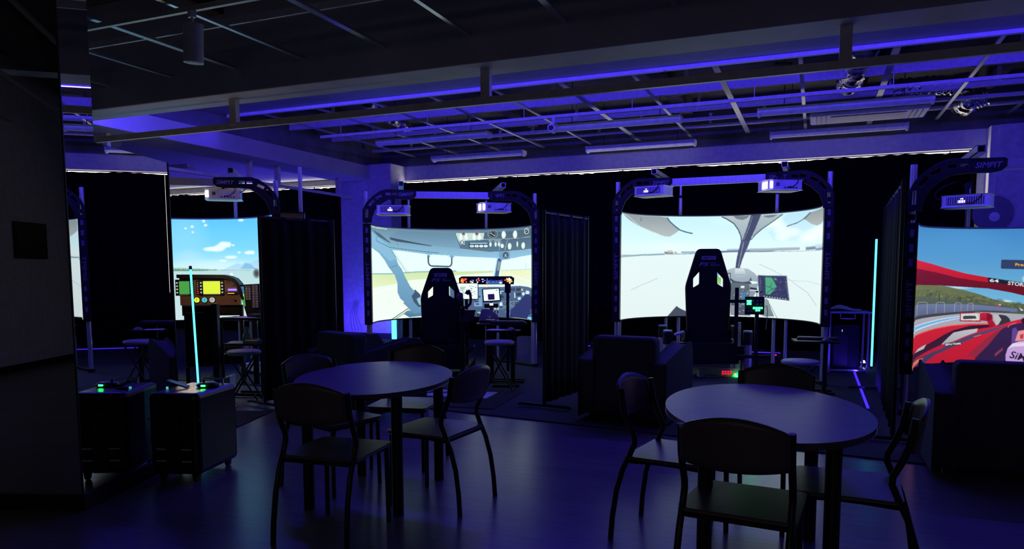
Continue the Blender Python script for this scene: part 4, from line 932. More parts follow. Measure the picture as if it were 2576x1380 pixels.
floor_mat_thing('black logo mat with green writing behind the black case', (-5.30, 4.98, 0.0), math.radians(107), 1.3, 1.05,
    [('rect', (-0.42, 0.02, 0.42, 0.40)), ('text', ('SIMPIT', 0.0, 0.20, 0.66, 0.2, 'mat', -1)), ('text', ('LARINGA', -0.05, -0.22, 0.62, 0.12, 'matgreen', -1))])

# ================================================================== GLOWING TUBES AND STRIPS
def glow_tube(label, a, b, rr=0.016):
    a = Vector(a); o = thing('light_tube', label, 'light tube', a, 0, 'cyan light tubes'); d = Vector(b)-a
    MB().tube([(0, 0, 0.03), d], rr, 12).build('tube', 'cyan', o)
    MB().tube([(0, 0, 0), (0, 0, 0.03)], rr*1.4, 12).build('base_cap', 'black', o)
    MB().tube([d, d+d.normalized()*0.03], rr*1.4, 12).build('end_cap', 'black', o)
    return o
glow_tube('upright cyan light tube at the back right beside the tall stand curtain', (0.77, 11.38, 0.012), (0.77, 11.40, 1.82), 0.014)
glow_tube('slanting cyan light tube leaning beside the mirror column', (-4.93, 4.78, 0.0), (-5.06, 4.86, 1.42), 0.009)
pB = ony(992, 850, 12.6)
glow_tube('cyan light tube behind the airliner screen by the pilaster', (pB.x, 12.6, 0.012), (pB.x, 12.6, 1.7), 0.05)
o = thing('led_floor_strip', 'blue light strip along the carpet under the tall stand curtain', 'light strip', (0.53, 9.6, 0.012))
MB().bb((-0.012, -1.55, 0), (0.012, -0.75, 0.010)).build('strip_section', 'bluelit', o)
MB().bb((-0.012, -0.70, 0), (0.012, 2.3, 0.010)).build('strip_section', 'bluelit', o)
o = thing('led_floor_strip', 'blue light strip on the carpet at the foot of the back curtains', 'light strip', (-2.2, 12.9, 0.012))
MB().bb((-1.7, -0.01, 0), (1.7, 0.01, 0.012)).build('strip_section', 'bluelit', o)
for i, (x, y, Y, lb) in enumerate(((925, 856, 12.3, 'bright blue diode lamp on the floor below the pilaster'), (1497, 858, 10.4, 'bright blue diode lamp behind the armchair of the light jet booth'), (2171, 908, 11.6, 'bright blue diode lamp beside the foot of the right cyan tube'))):
    p = ony(x, y, Y)
    o = thing('floor_lamp', lb, 'lamp', (p.x, Y, 0.012), 0, 'blue diode lamps on the floor')
    MB().bb((-0.06, -0.04, 0), (0.06, 0.04, max(0.03, p.z-0.03))).build('lamp_body', 'black', o)
    MB().lathe([(0.0, 0.035), (0.02, 0.03), (0.03, 0.0)], (0, -0.02, max(0.03, p.z-0.03)), 16).build('diode', 'bluespot', o)

# ================================================================== SIMULATOR SEATS
def rounded(P, r, n=4):
    out = []; N = len(P)
    for i in range(N):
        p0, p1, p2 = Vector(P[i-1]), Vector(P[i]), Vector(P[(i+1) % N])
        a = (p0-p1).normalized()*min(r, (p0-p1).length*0.45); b = (p2-p1).normalized()*min(r, (p2-p1).length*0.45)
        for k in range(n+1):
            t = k/n; q = (p1+a)*(1-t)**2+p1*2*t*(1-t)+(p1+b)*t*t; out.append((q.x, q.y))
    return out
def sim_seat(label, loc, rz, top, base_z=0.17, sw=1.0):
    o = thing('simulator_chair', label, 'seat', loc, rz, 'black bucket simulator seats')
    H = top-0.42
    outl = rounded([(-0.255*sw, 0.0), (-0.285*sw, H*0.62), (-0.145*sw, H), (0.145*sw, H), (0.285*sw, H*0.62), (0.255*sw, 0.0)], 0.05)
    hl = [(-0.20*sw, H*0.705), (-0.20*sw, H*0.665)]
    holeL = [(-0.190*sw, H*0.60), (-0.110*sw, H*0.64), (-0.108*sw, H*0.77), (-0.190*sw, H*0.695)]
    holeR = [(-x, z) for x, z in holeL]
    lean = 0.10
    X = Matrix.Translation((0, -0.02, 0.42)) @ Matrix.Rotation(math.radians(90-5), 4, 'X')
    bk = plate('backrest', [outl, rounded(holeL, 0.012, 2), rounded(holeR, 0.012, 2)], 0.07, 'seat', o, X, 0.02)
    F = Matrix.Translation((0, -0.02, 0.42)) @ Matrix.Rotation(math.radians(90-5), 4, 'X') @ Matrix.Translation((0, 0, 0.0565))
    q = MB(); y0 = H*0.905; 
    q.box((0, y0, 0), (0.175*sw, 0.045, 0.002), 0, F); q.build('brand_plate', 'letter', bk)
    lettering('SIMPITUP', F @ Matrix.Translation((0, y0, 0.001)), 0.145*sw, 0.028, bk, 'black', 0.2)
    lettering('FS', F @ Matrix.Translation((-0.06, H*0.84, 0)), 0.13*sw, 0.045, bk, 'letter', 0.35)
    lettering('FLIGHT', F @ Matrix.Translation((0.055, H*0.853, 0)), 0.07*sw, 0.016, bk, 'grey', 0.2)
    lettering('SIMULATOR', F @ Matrix.Translation((0.075, H*0.830, 0)), 0.12*sw, 0.018, bk, 'grey', 0.2)
    MB().bb((-0.24*sw, -0.02, 0.36), (0.24*sw, 0.50, 0.47)).build('seat_cushion', 'seat', o, bevel=0.04)
    for e in (-1, 1):
        MB().prism([(-0.05, 0.36), (0.50, 0.36), (0.50, 0.50), (0.1, 0.55), (-0.05, 0.62)], e*0.24*sw, e*0.285*sw, 'x').build('side_bolster', 'seat', o, bevel=0.02)
        MB().lathe([(0, -0.012), (0.035, -0.012), (0.035, 0.012), (0, 0.012)], (0, 0, 0), 20).build('recliner_knob', 'black', o).matrix_local = Matrix.Translation((e*0.30*sw, 0.0, 0.47)) @ Matrix.Rotation(PI/2, 4, 'Y')
    return o
pSC = at(1783, 9.3, 680)
seatC = sim_seat('tall black simulator seat before the light jet screen', (pSC.x, pSC.y, 0.012), math.radians(15), 1.66)
o = seatC
MB().bb((-0.36, -0.12, 0.20), (0.36, 0.0, 0.47)).build('rear_frame', 'black', o, bevel=0.01)
MB().bb((-0.40, 0.0, 0.19), (-0.34, 1.05, 0.27)).build('side_rail', 'black', o); MB().bb((0.34, 0.0, 0.19), (0.40, 1.05, 0.27)).build('side_rail', 'black', o)
MB().bb((-0.3, 0.0, 0.27), (0.3, 0.5, 0.36)).build('seat_frame', 'black', o)
for e, yy in ((-1, 0.0), (1, 0.0), (-1, 0.95), (1, 0.95)):
    MB().tube([(e*0.50, yy, 0.0), (e*0.50, yy, 0.44)], 0.055, 18).build('actuator', 'alu', o)
    MB().tube([(e*0.50, yy, 0.44), (e*0.50, yy, 0.60)], 0.062, 18).build('actuator_head', 'black', o)
    MB().tube([(e*0.50, yy, 0.60), (e*0.50, yy, 0.618)], 0.056, 18).build('actuator_cap', 'bottle', o)
    MB().bb((e*0.36, yy-0.03, 0.24), (e*0.47, yy+0.03, 0.42)).build('actuator_bracket', 'black', o)
MB().tube([(-0.42, -0.04, 0.56), (-0.30, -0.06, 0.60)], 0.02, 8).build('belt_tab', 'paper', o)
MB().bb((0.40, 0.3, 0.0), (0.47, 0.37, 0.70)).build('upright_profile', 'alu', o)
pSB = at(1108, 9.6, 680)
seatB = sim_seat('black simulator seat before the airliner screen', (pSB.x, pSB.y, 0.012), math.radians(20), 1.43, sw=0.94)
o = seatB
MB().bb((-0.32, -0.10, 0.10), (0.32, 0.0, 0.42)).build('rear_frame', 'black', o, bevel=0.01)
MB().bb((-0.34, -0.6, 0.02), (-0.28, 1.2, 0.10)).build('side_rail', 'black', o); MB().bb((0.28, -0.6, 0.02), (0.34, 1.2, 0.10)).build('side_rail', 'black', o)
MB().bb((-0.34, -0.62, 0.02), (0.34, -0.56, 0.08)).build('cross_rail', 'tube', o)
MB().tube([(0.34, 0.2, 0.30), (0.42, 0.1, 0.36), (0.44, -0.02, 0.40)], 0.02, 8).build('lever', 'grey', o)
MB().bb((-0.3, 0.0, 0.10), (0.3, 0.5, 0.36)).build('seat_frame', 'black', o)

# left bay seat
pSA = at(512, 8.2, 840)
o = thing('simulator_chair', 'black boxy simulator seat in the left bay beside the slanting tube', 'seat', (pSA.x, pSA.y, 0.012), math.radians(35))
MB().bb((-0.19, -0.05, 0.33), (0.10, 0.10, 1.02)).build('backrest', 'seat', o, bevel=0.02)
MB().bb((0.10, -0.06, 0.02), (0.16, 0.12, 1.03)).build('side_post', 'black', o)
MB().bb((-0.19, 0.10, 0.33), (0.40, 0.5, 0.44)).build('seat_base', 'black', o)
MB().bb((0.17, 0.12, 0.44), (0.42, 0.55, 0.56)).build('seat_cushion', 'tan', o, bevel=0.05)
MB().bb((-0.16, -0.056, 0.93), (0.02, -0.051, 0.94)).build('stitch', 'grey', o)
MB().bb((-0.19, -0.05, 0.02), (-0.15, 0.5, 0.33)).build('leg', 'black', o)

# ================================================================== THINGS IN THE LIGHT JET BOOTH
def oriented(name, label, cat, P, rz=0.39, group=None): return thing(name, label, cat, P, rz, group)
# post with a lit switch box
p = at(1862, 9.3, 790); g = at(1898, 9.0, 768)
o = oriented('switch_box', 'black cockpit switch box with lit green keys right of the tall seat', 'switch box', (g.x, g.y, g.z), 0.30)
MB().bb((-0.115, -0.02, -0.11), (0.115, 0.03, 0.11)).build('box', 'black', o, bevel=0.008)
for kx, kz in ((-0.085, 0.055), (-0.055, 0.055), (-0.085, 0.022), (-0.055, 0.022), (-0.07, 0.038), (-0.01, -0.03), (0.02, -0.03), (0.05, -0.03), (0.08, -0.03), (0.02, -0.058), (0.05, -0.058)):
    MB().bb((kx-0.011, -0.027, kz-0.011), (kx+0.011, -0.0205, kz+0.011)).build('lit_key', 'green', o)
for kx, kz in ((-0.02, 0.06), (0.03, 0.06), (0.075, 0.06), (0.03, 0.02), (0.075, 0.02), (-0.08, -0.07), (-0.05, -0.07)):
    MB().tube([(kx, -0.02, kz), (kx, -0.035, kz)], 0.011, 12).build('knob', 'grey', o)
for kx, m_ in ((0.025, 'lcdblue'), (0.075, 'red')):
    tgo = MB().tube([(kx, 0, 0.11), (kx, 0, 0.16)], 0.004, 6).build('toggle', 'grey', o); MB().bb((kx-0.013, -0.013, 0.16), (kx+0.013, 0.013, 0.18)).build('toggle_cap', 'wallpic' if m_ != 'red' else 'brown', tgo)
MB().bb((-0.225, 0.03, -0.62), (-0.185, 0.07, 0.22)).build('post', 'black', o)
MB().bb((-0.37, 0.03, 0.03), (-0.10, 0.07, 0.07)).build('arm', 'black', o)
MB().bb((-0.20, 0.04, -0.66), (0.22, 0.08, -0.62)).build('foot_bar', 'black', o)
MB().bb((0.02, 0.02, g.z*-1+0.012), (0.06, 0.06, -0.11)).build('stand', 'black', o)
MB().tube([(0.115, 0, -0.02), (0.15, 0.01, 0.0), (0.165, 0.02, -0.08), (0.15, 0.03, -0.3)], 0.004, 6).build('cable', 'grey', o)
p = at(1895, 9.2, 800)
# keyboard table (shared builder)
def keyboard(label, P, rz, w_=0.44):
    o = thing('keyboard', label, 'keyboard', P, rz, 'computer keyboards')
    MB().bb((-w_/2, -0.07, 0), (w_/2, 0.07, 0.018)).build('body', 'black', o, bevel=0.004)
    m = MB()
    for r_ in range(5):
        n = int(w_/0.021)
        for k in range(n): m.bb((-w_/2+0.010+k*0.0205, -0.062+r_*0.025, 0.018), (-w_/2+0.027+k*0.0205, -0.041+r_*0.025, 0.030))
    m.build('keys', 'keys', o)['kind'] = 'stuff'
    return o
def mouse(label, P, rz):
    o = thing('computer_mouse', label, 'mouse', P, rz, 'computer mice')
    m = MB(); m.grid(lambda u, v: (0.032*math.cos(PI*u)*(0.8+0.2*math.sin(PI*v)), -0.055+0.11*v, 0.036*math.sin(PI*u)*math.sin(PI*min(1, v*0.96+0.04))**0.6), 12, 12); m.build('shell', 'grey', o)
    MB().bb((-0.003, 0.02, 0.033), (0.003, 0.034, 0.037)).build('wheel', 'black', o)
    return o
def side_table(label, P, rz, w_, d, h, z0=0.012, top='black'):
    o = thing('side_table', label, 'table', (P[0], P[1], z0), rz, 'small side tables')
    MB().bb((-w_/2, -d/2, h-0.022), (w_/2, d/2, h)).build('tabletop', top, o, bevel=0.003)
    MB().bb((w_*0.2, -0.02, 0.03), (w_*0.2+0.04, 0.02, h-0.022)).build('post', 'black', o)
    MB().bb((-w_*0.35, -d*0.35, 0), (w_*0.45, -d*0.35+0.04, 0.03)).build('foot', 'black', o); MB().bb((-w_*0.35, d*0.35-0.04, 0), (w_*0.45, d*0.35, 0.03)).build('foot', 'black', o)
    MB().bb((w_*0.2, -d*0.35, 0.0), (w_*0.2+0.04, d*0.35, 0.03)).build('foot_bar', 'black', o)
    return o
def stool(label, P, h, r, rz=0.3):
    o = thing('folding_stool', label, 'stool', (P[0], P[1], 0.012), rz, 'round folding stools')
    MB().lathe([(0, h-0.045), (r-0.01, h-0.045), (r, h-0.03), (r, h-0.012), (r-0.02, h), (0, h+0.002)], (0, 0, 0), 40).build('seat', 'stool', o)
    for sx in (-1, 1):
        for k, yy in enumerate((-0.10, 0.10)):
            MB().tube([(sx*-r*0.75, yy, h-0.05), (sx*r*0.95, yy+(0.01 if sx > 0 else -0.01), 0.0)], 0.010, 8).build('leg', 'tube', o)
        MB().tube([(sx*r*0.93, -0.13, 0.012), (sx*r*0.93, 0.13, 0.012)], 0.010, 8).build('foot_bar', 'tube', o)
    return o
P = at(2050, 8.2, 855)
side_table('narrow keyboard stand right of the light jet screen', (P.x, P.y), 0.15, 0.46, 0.34, P.z-0.012)
keyboard('black keyboard on the stand right of the light jet screen', (P.x+0.03, P.y+0.07, P.z+0.001), 0.02)
mouse('dark computer mouse on the stand right of the light jet screen', (P.x+0.12, P.y-0.09, P.z), -0.9)
P = at(2014, 7.9, 905); stool('round stool with a pale seat right of the light jet booth', (P.x, P.y), P.z-0.012, 0.20)
# computer table with papers
P = onz(2128, 945, 0.012)
o = thing('computer_table', 'tall narrow steel table with papers left of the right cyan tube', 'table', (0.42, 10.95, 0.012), 0.12)
zt_ = at(2130, 11.0, 772).z-0.012
MB().bb((-0.27, -0.22, zt_-0.02), (0.27, 0.22, zt_)).build('tabletop', 'bottle', o, bevel=0.006)
for sx in (-1, 1):
    for sy in (-1, 1): MB().bb((sx*0.24-0.012, sy*0.18-0.012, 0), (sx*0.24+0.012, sy*0.18+0.012, zt_-0.02)).build('leg', 'alu', o)
    MB().bb((sx*0.24-0.01, -0.17, 0.02), (sx*0.24+0.01, 0.17, 0.04)).build('foot_rail', 'alu', o)
MB().bb((-0.24, -0.19, 0.02), (0.24, -0.17, 0.045)).build('cross_rail', 'alu', o)
MB().tube([(-0.12, -0.22, zt_-0.03), (-0.12, -0.24, zt_-0.09), (0.06, -0.24, zt_-0.09), (0.06, -0.22, zt_-0.03)], 0.008, 8).build('handle', 'alu', o)
TX = Vector((0.42, 10.95, 0.012+zt_))
o = thing('paper_sheets', 'loose crumpled paper sheets on the tall steel table', 'papers', (TX.x-0.08, TX.y, TX.z+0.001), 0.2)
m = MB(); m.grid(lambda u, v: (-0.22+0.44*u, -0.16+0.3*v, 0.004+0.09*max(0, math.sin(PI*u)-0.45)*(0.4+0.6*v)+0.012*math.sin(7*u+4*v)+0.012), 14, 8); m.build('upper_sheet', 'paper', o, solid=0.002)
MB().bb((-0.15, -0.18, 0), (0.24, 0.12, 0.003)).build('lower_sheet', 'paper', o)
o = thing('computer_tower', 'black computer tower standing under the steel table with papers', 'computer', (0.40, 10.97, 0.06), 0.12)
MB().bb((-0.17, -0.12, 0), (0.17, 0.14, 0.58)).build('case', 'black', o, bevel=0.006); MB().bb((-0.06, -0.123, 0.50), (-0.05, -0.1205, 0.53)).build('power_lamp', 'gauge', o); MB().bb((-0.15, -0.123, 0.04), (0.02, -0.1205, 0.45)).build('front_panel', 'plastic', o)
MB().bb((-0.18, -0.15, -0.02), (0.18, 0.16, 0.0)).build('tray', 'black', o)
# power strip under the seat
p = at(1808, 9.55, 930)
o = thing('power_strip', 'white power unit with red digits under the tall seat', 'power strip', (p.x, p.y, 0.012), 0.39)
MB().bb((-0.27, -0.05, 0.0), (0.27, 0.05, 0.10)).build('case', 'white', o, bevel=0.006)
for kx in range(4):
    m = MB()
    for kz in (0.045, 0.072): m.bb((0.03+kx*0.034, -0.0535, kz-0.009), (0.053+kx*0.034, -0.0505, kz+0.009))
    m.build('digit', 'red', o)
MB().bb((0.19, -0.0535, 0.03), (0.21, -0.0505, 0.05)).build('lamp', 'amber', o); MB().bb((0.20, -0.075, 0.005), (0.235, -0.0545, 0.02)).build('lamp', 'green', o)
p = at(1948, 10.2, 890)
o = thing('indicator_box', 'small black box with a red light on the floor behind the switch box', 'device', (p.x, p.y, 0.012), 0.3)
MB().bb((-0.05, -0.04, 0), (0.05, 0.04, max(0.05, p.z))).build('case', 'black', o); MB().bb((-0.03, -0.046, max(0.05, p.z)-0.03), (0.02, -0.0405, max(0.05, p.z)-0.01)).build('lamp', 'red', o)

# ================================================================== THINGS IN THE AIRLINER BOOTH
rzB = math.radians(24)
P = at(1224, 10.0, 705)
o = thing('autopilot_panel', 'long black autopilot panel with orange lit keys before the airliner screen', 'instrument panel', (P.x, P.y, P.z), rzB)
MB().prism([(-0.37, -0.05), (0.37, -0.05), (0.375, 0.03), (0.34, 0.052), (-0.34, 0.052), (-0.375, 0.03)], 0.0, 0.12, 'y').build('housing', 'black', o, bevel=0.004)
rr = random.Random(4)
def keyset(par, x0, x1, z0, z1, n, mats, y=-0.006, s0=0.006, s1=0.016, nm='lit_key'):
    for k in range(n):
        x = rr.uniform(x0, x1); z = rr.uniform(z0, z1); a = rr.uniform(s0, s1); b = rr.uniform(s0, s1)*0.8
        MB().bb((x-a, y, z-b), (x+a, y+0.0045, z+b)).build(nm, rr.choice(mats), par)
keyset(o, -0.345, -0.26, -0.03, 0.025, 16, ['amber', 'amber2', 'amber2', 'gauge'])
keyset(o, -0.215, -0.03, -0.03, 0.025, 14, ['amber2', 'lcd', 'plastic', 'amber'])
keyset(o, 0.0, 0.20, -0.035, 0.02, 12, ['lcdblue', 'lcd', 'amber2', 'grey'])
keyset(o, 0.25, 0.345, -0.035, 0.025, 18, ['amber', 'amber', 'amber2', 'lcd'])
for kx in (-0.20, -0.12, -0.04, 0.06, 0.21): MB().tube([(kx, -0.02, 0.0), (kx, 0.0, 0.0)], 0.014, 14).build('knob', 'white', o)
MB().bb((-0.005, -0.004, -0.045), (0.22, -0.0005, 0.0)).build('window_panel', 'lcdblue', o)
MB().bb((0.25, 0.01, -0.17), (0.33, 0.08, -0.05)).build('bracket', 'black', o)
MB().bb((-0.36, 0.05, -P.z+0.012), (-0.32, 0.09, -0.05)).build('stand_post', 'black', o); MB().bb((0.27, 0.06, -P.z+0.012), (0.31, 0.09, -0.17)).build('stand_post', 'black', o)
P = at(1173, 9.95, 732)
o = thing('flight_display', 'large white flight display left below the autopilot panel', 'display', (P.x, P.y, P.z), rzB)
MB().bb((-0.165, 0.0, -0.118), (0.165, 0.03, 0.112)).build('housing', 'black', o)
MB().bb((-0.155, -0.004, -0.105), (0.155, -0.0005, 0.105)).build('screen', 'lcd', o)
for k in range(10): MB().bb((-0.12+rr.uniform(0, .07), -0.007, -0.06+k*0.013), (-0.05+rr.uniform(0, .05), -0.0045, -0.055+k*0.013)).build('symbol', 'brown' if k % 3 else 'lcdgreen', o)
for k in range(16): x = rr.uniform(0.0, 0.12); MB().bb((x, -0.007, -0.075+k*0.0095), (x+0.025, -0.0045, -0.069+k*0.0095)).build('symbol', 'wallpic' if k % 2 else 'lcdgreen', o)
MB().bb((-0.02, 0.03, -P.z+0.012), (0.02, 0.06, -0.05)).build('stand_post', 'black', o)
P = at(1236, 9.5, 742)
o = thing('tablet', 'tilted tablet with a white page in the middle of the airliner booth', 'tablet', (P.x, P.y, P.z), rzB+0.12)
X = Matrix.Rotation(math.radians(-3), 4, 'Y') @ Matrix.Rotation(math.radians(-14), 4, 'X')
MB().box((0, 0, 0), (0.235, 0.018, 0.175), 0, X).build('bezel', 'black', o, bevel=0.004); MB().box((0, -0.011, 0.002), (0.205, 0.003, 0.15), 0, X).build('page', 'lcd', o)
MB().box((-0.005, -0.0135, -0.025), (0.085, 0.002, 0.075), 0, X).build('chart', 'brown', o); MB().box((0.075, -0.0135, 0.058), (0.025, 0.002, 0.01), 0, X).build('button', 'lcdgreen', o)
MB().tube([(0, 0.02, -0.02), (0, 0.05, -0.14), (0, 0.05, -P.z+0.012)], 0.016, 10).build('stand', 'black', o); MB().box((0, 0.0, -0.118), (0.045, 0.02, 0.03)).build('clamp', 'lcd', o)
MB().box((0.0, 0.04, -0.14), (0.18, 0.06, 0.05)).build('bracket', 'black', o)
P = at(1177, 9.4, 752)
o = thing('control_yoke', 'black control yoke grip right of the airliner booth seat', 'control yoke', (P.x, P.y, P.z), rzB)
MB().tube([(-0.02, 0, 0.085), (0.015, 0, 0.11), (0.03, 0, 0.07), (0.038, 0, 0.0), (0.03, 0, -0.06), (-0.01, 0, -0.10), (-0.07, 0.02, -0.11)], 0.017, 12).build('grip', 'black', o)
MB().box((-0.005, 0, 0.085), (0.05, 0.035, 0.05), 0, None, (0.5, 'Y')).build('switch_head', 'black', o)
MB().lathe([(0, -0.09), (0.035, -0.08), (0.045, 0), (0.035, 0.075), (0, 0.09)], (-0.10, 0, 0.0), 20).build('headrest', 'plastic', o)
MB().tube([(-0.07, 0.02, -0.11), (-0.08, 0.06, -0.3), (-0.08, 0.06, -P.z+0.012)], 0.03, 12).build('column', 'black', o)
MB().prism([(-0.12, -0.14), (0.10, -0.14), (0.06, -0.28), (-0.12, -0.30)], 0.02, 0.12, 'y').build('shroud', 'plastic', o)
P = at(1232, 9.4, 788)
o = thing('throttle_quadrant', 'grey throttle quadrant below the tablet of the airliner booth', 'throttle', (P.x, P.y, P.z), rzB)
MB().prism([(-0.10, 0.05), (0.0, 0.045), (0.10, -0.03), (0.10, -0.08), (-0.14, -0.09)], -0.06, 0.10, 'y').build('housing', 'grey', o, bevel=0.005)
for k in range(3): lv = MB().tube([(0.03+k*0.035, 0, 0.0), (0.035+k*0.035, -0.01, 0.055)], 0.006, 8).build('lever', 'plastic', o); MB().lathe([(0, -0.018), (0.014, -0.01), (0.014, 0.01), (0, 0.018)], (0.035+k*0.035, -0.012, 0.06), 12).build('lever_knob', 'gauge' if k else 'grey', lv)
MB().tube([(0, -0.065, -0.04), (0, -0.07, -0.04)], 0.012, 12).build('dial', 'white', o)
MB().bb((-0.05, 0.0, -P.z+0.012), (0.05, 0.06, -0.09)).build('stand', 'black', o)
P = at(1262, 9.1, 812)
side_table('black side table with keyboard in the airliner booth', (P.x, P.y), rzB-0.1, 0.62, 0.30, P.z-0.012)
keyboard('black keyboard on the side table of the airliner booth', (P.x+0.09, P.y-0.01, P.z+0.001), rzB-0.15, 0.44)
o = thing('radio_keypad', 'black radio key panel left of the keyboard in the airliner booth', 'instrument panel', (P.x-0.17, P.y+0.04, P.z+0.001), rzB-0.1)
MB().bb((-0.13, -0.10, 0), (0.10, 0.08, 0.03)).build('housing', 'plastic', o, bevel=0.004); MB().bb((-0.06, 0.02, 0.03), (0.05, 0.06, 0.033)).build('display', 'gauge', o)
m = MB()
for i in range(8):
    for j in range(3): m.bb((-0.12+i*0.026, -0.09+j*0.03, 0.03), (-0.10+i*0.026, -0.07+j*0.03, 0.036))
m.build('keys', 'keys', o)['kind'] = 'stuff'
P = at(1268, 8.75, 829)
side_table('small tray table with paper and mouse in the airliner booth', (P.x, P.y), rzB-0.05, 0.40, 0.24, P.z-0.012)
tag(MB().bb((P.x-0.19, P.y-0.115, P.z), (P.x+0.02, P.y+0.06, P.z+0.003)).build('paper_sheet', 'paper'), 'pale paper sheet on the small tray table', 'paper')
mouse('dark computer mouse on the small tray table of the airliner booth', (P.x+0.10, P.y-0.02, P.z), 1.0)
P = at(1256, 8.5, 856); stool('round folding stool with crossed legs in the airliner booth', (P.x, P.y), P.z-0.012, 0.175)
# subwoofer-like box lit violet under the screen
P = at(1325, 10.9, 850)
tag(MB().bb((P.x-0.12, P.y-0.1, 0.012), (P.x+0.12, P.y+0.1, 0.42)).build('equipment_box', 'slot'), 'violet lit box behind the right foot of the airliner rig', 'box')

# ================================================================== THINGS IN THE LEFT BAY
rzA = math.radians(28)
P = at(538, 8.9, 732)
o = thing('cockpit_panel', 'brown lit cockpit instrument panel in the left bay', 'instrument panel', (P.x, P.y, P.z), rzA)
fp = [(-0.40, -0.17), (0.31, -0.17), (0.31, 0.0), (0.295, 0.06), (0.26, 0.11), (0.20, 0.145), (0.12, 0.16), (-0.40, 0.165)]
MB().prism(fp, 0.0, 0.05, 'y').build('fascia', 'brown', o)
m = MB(); g_ = [(-0.40, 0.165), (0.12, 0.16), (0.20, 0.145), (0.26, 0.11), (0.295, 0.06), (0.31, 0.0), (0.35, -0.10), (0.37, -0.10), (0.345, 0.02), (0.32, 0.09), (0.27, 0.15), (0.20, 0.18), (0.12, 0.195), (-0.40, 0.20)]
m.prism(g_, -0.08, 0.10, 'y'); m.build('glare_shield', 'black', o, bevel=0.004)
def disp(x, z, w_, h, frame_, scr, nm='display'):
    d_ = MB().bb((x-w_/2-0.045, -0.012, z-h/2-0.02), (x+w_/2+0.045, -0.0005, z+h/2+0.02)).build(nm, frame_, o)
    MB().bb((x-w_/2, -0.016, z-h/2), (x+w_/2, -0.0125, z+h/2)).build('screen', scr, d_)
    for e in (-1, 1):
        for k in range(4): MB().tube([(x+e*(w_/2+0.024), -0.013, z-h*0.38+k*h*0.25), (x+e*(w_/2+0.024), -0.022, z-h*0.38+k*h*0.25)], 0.010, 10).build('knob', 'gauge', d_)
    m_ = MB()
    for k in range(9): m_.bb((x-w_/2+k*w_/9, -0.0155, z-h/2-0.014), (x-w_/2+k*w_/9+w_/15, -0.0125, z-h/2-0.004))
    m_.build('key_row', 'white', d_)
disp(-0.02, 0.045, 0.20, 0.155, 'black', 'lcdyel'); disp(-0.34, 0.045, 0.12, 0.155, 'black', 'lcdgreen')
m = MB().bb((-0.205, -0.012, -0.04), (-0.165, -0.0005, 0.13)).build('radio_strip', 'black', o)
for k in range(7): MB().bb((-0.195, -0.015, -0.03+k*0.022), (-0.175, -0.0125, -0.02+k*0.022)).build('key', 'white' if k > 1 else 'red', m)
for gx, fm in ((-0.20, 'lcdyel'), (-0.11, 'lcdcyan'), (-0.02, 'gauge')):
    gg = MB().tube([(gx, -0.012, -0.105), (gx, -0.0005, -0.105)], 0.038, 24).build('gauge', 'black', o); MB().tube([(gx, -0.015, -0.105), (gx, -0.0125, -0.105)], 0.032, 24).build('dial_face', fm, gg); MB().bb((gx-0.002, -0.018, -0.12), (gx+0.002, -0.0155, -0.085)).build('needle', 'black', gg)
for k, (x, z) in enumerate(((0.155, 0.115), (0.155, 0.095), (0.185, 0.11), (0.21, 0.105), (0.24, 0.07), (0.255, 0.06))): MB().bb((x-0.01, -0.008, z-0.007), (x+0.01, -0.0005, z+0.007)).build('switch', 'brown' if k % 2 else 'plastic', o)
MB().bb((0.17, -0.014, 0.005), (0.27, -0.0005, 0.028)).build('blue_window', 'violet', o)
MB().bb((0.15, -0.03, -0.035), (0.28, -0.0005, -0.01)).build('radio_unit', 'plastic', o); MB().bb((0.17, -0.035, -0.03), (0.25, -0.031, -0.022)).build('amber_window', 'amber', o)
MB().tube([(0.25, -0.015, -0.115), (0.25, -0.0005, -0.115)], 0.012, 12).build('knob', 'black', o)
MB().bb((-0.40, 0.05, -0.30), (0.30, 0.10, -0.17)).build('lower_cover', 'black', o)
for x in (-0.38, 0.28): MB().bb((x, 0.05, -P.z+0.012), (x+0.04, 0.10, -0.17)).build('stand_leg', 'black', o)
MB().bb((-0.02, -0.04, -0.215), (0.05, 0.0, -0.195)).build('parking_handle', 'amber2', o)
# unseen warm point light in front of the panel, lights its fascia
lp = bpy.data.lights.new('panel_light', 'POINT'); lp.energy = 7.0; lp.color = (1.0, 0.62, 0.36); lp.shadow_soft_size = 0.05
lo = bpy.data.objects.new('panel_light', lp); COL.objects.link(lo); lo.location = P+Vector((0.35, -0.75, 0.35))
P = at(634, 8.9, 745)
o = thing('radio_stack', 'dark radio stack with grey key modules right of the brown panel', 'instrument panel', (P.x, P.y, P.z), rzA)
MB().prism([(-0.17, 0.14), (0.22, 0.16), (0.22, -0.30), (-0.06, -0.30)], 0.02, 0.08, 'y').build('housing', 'plastic', o)
md = MB().prism([(-0.165, 0.12), (-0.10, 0.12), (-0.085, -0.12), (-0.10, -0.12)], -0.003, 0.018, 'y').build('horizon_display', 'lcdgreen', o); MB().prism([(-0.165, 0.12), (-0.10, 0.12), (-0.096, 0.03), (-0.14, 0.03)], -0.006, -0.0035, 'y').build('sky_half', 'lcdblue', md); MB().prism([(-0.14, 0.03), (-0.096, 0.03), (-0.094, 0.0), (-0.13, 0.0)], -0.006, -0.0035, 'y').build('ground_band', 'amber', md)
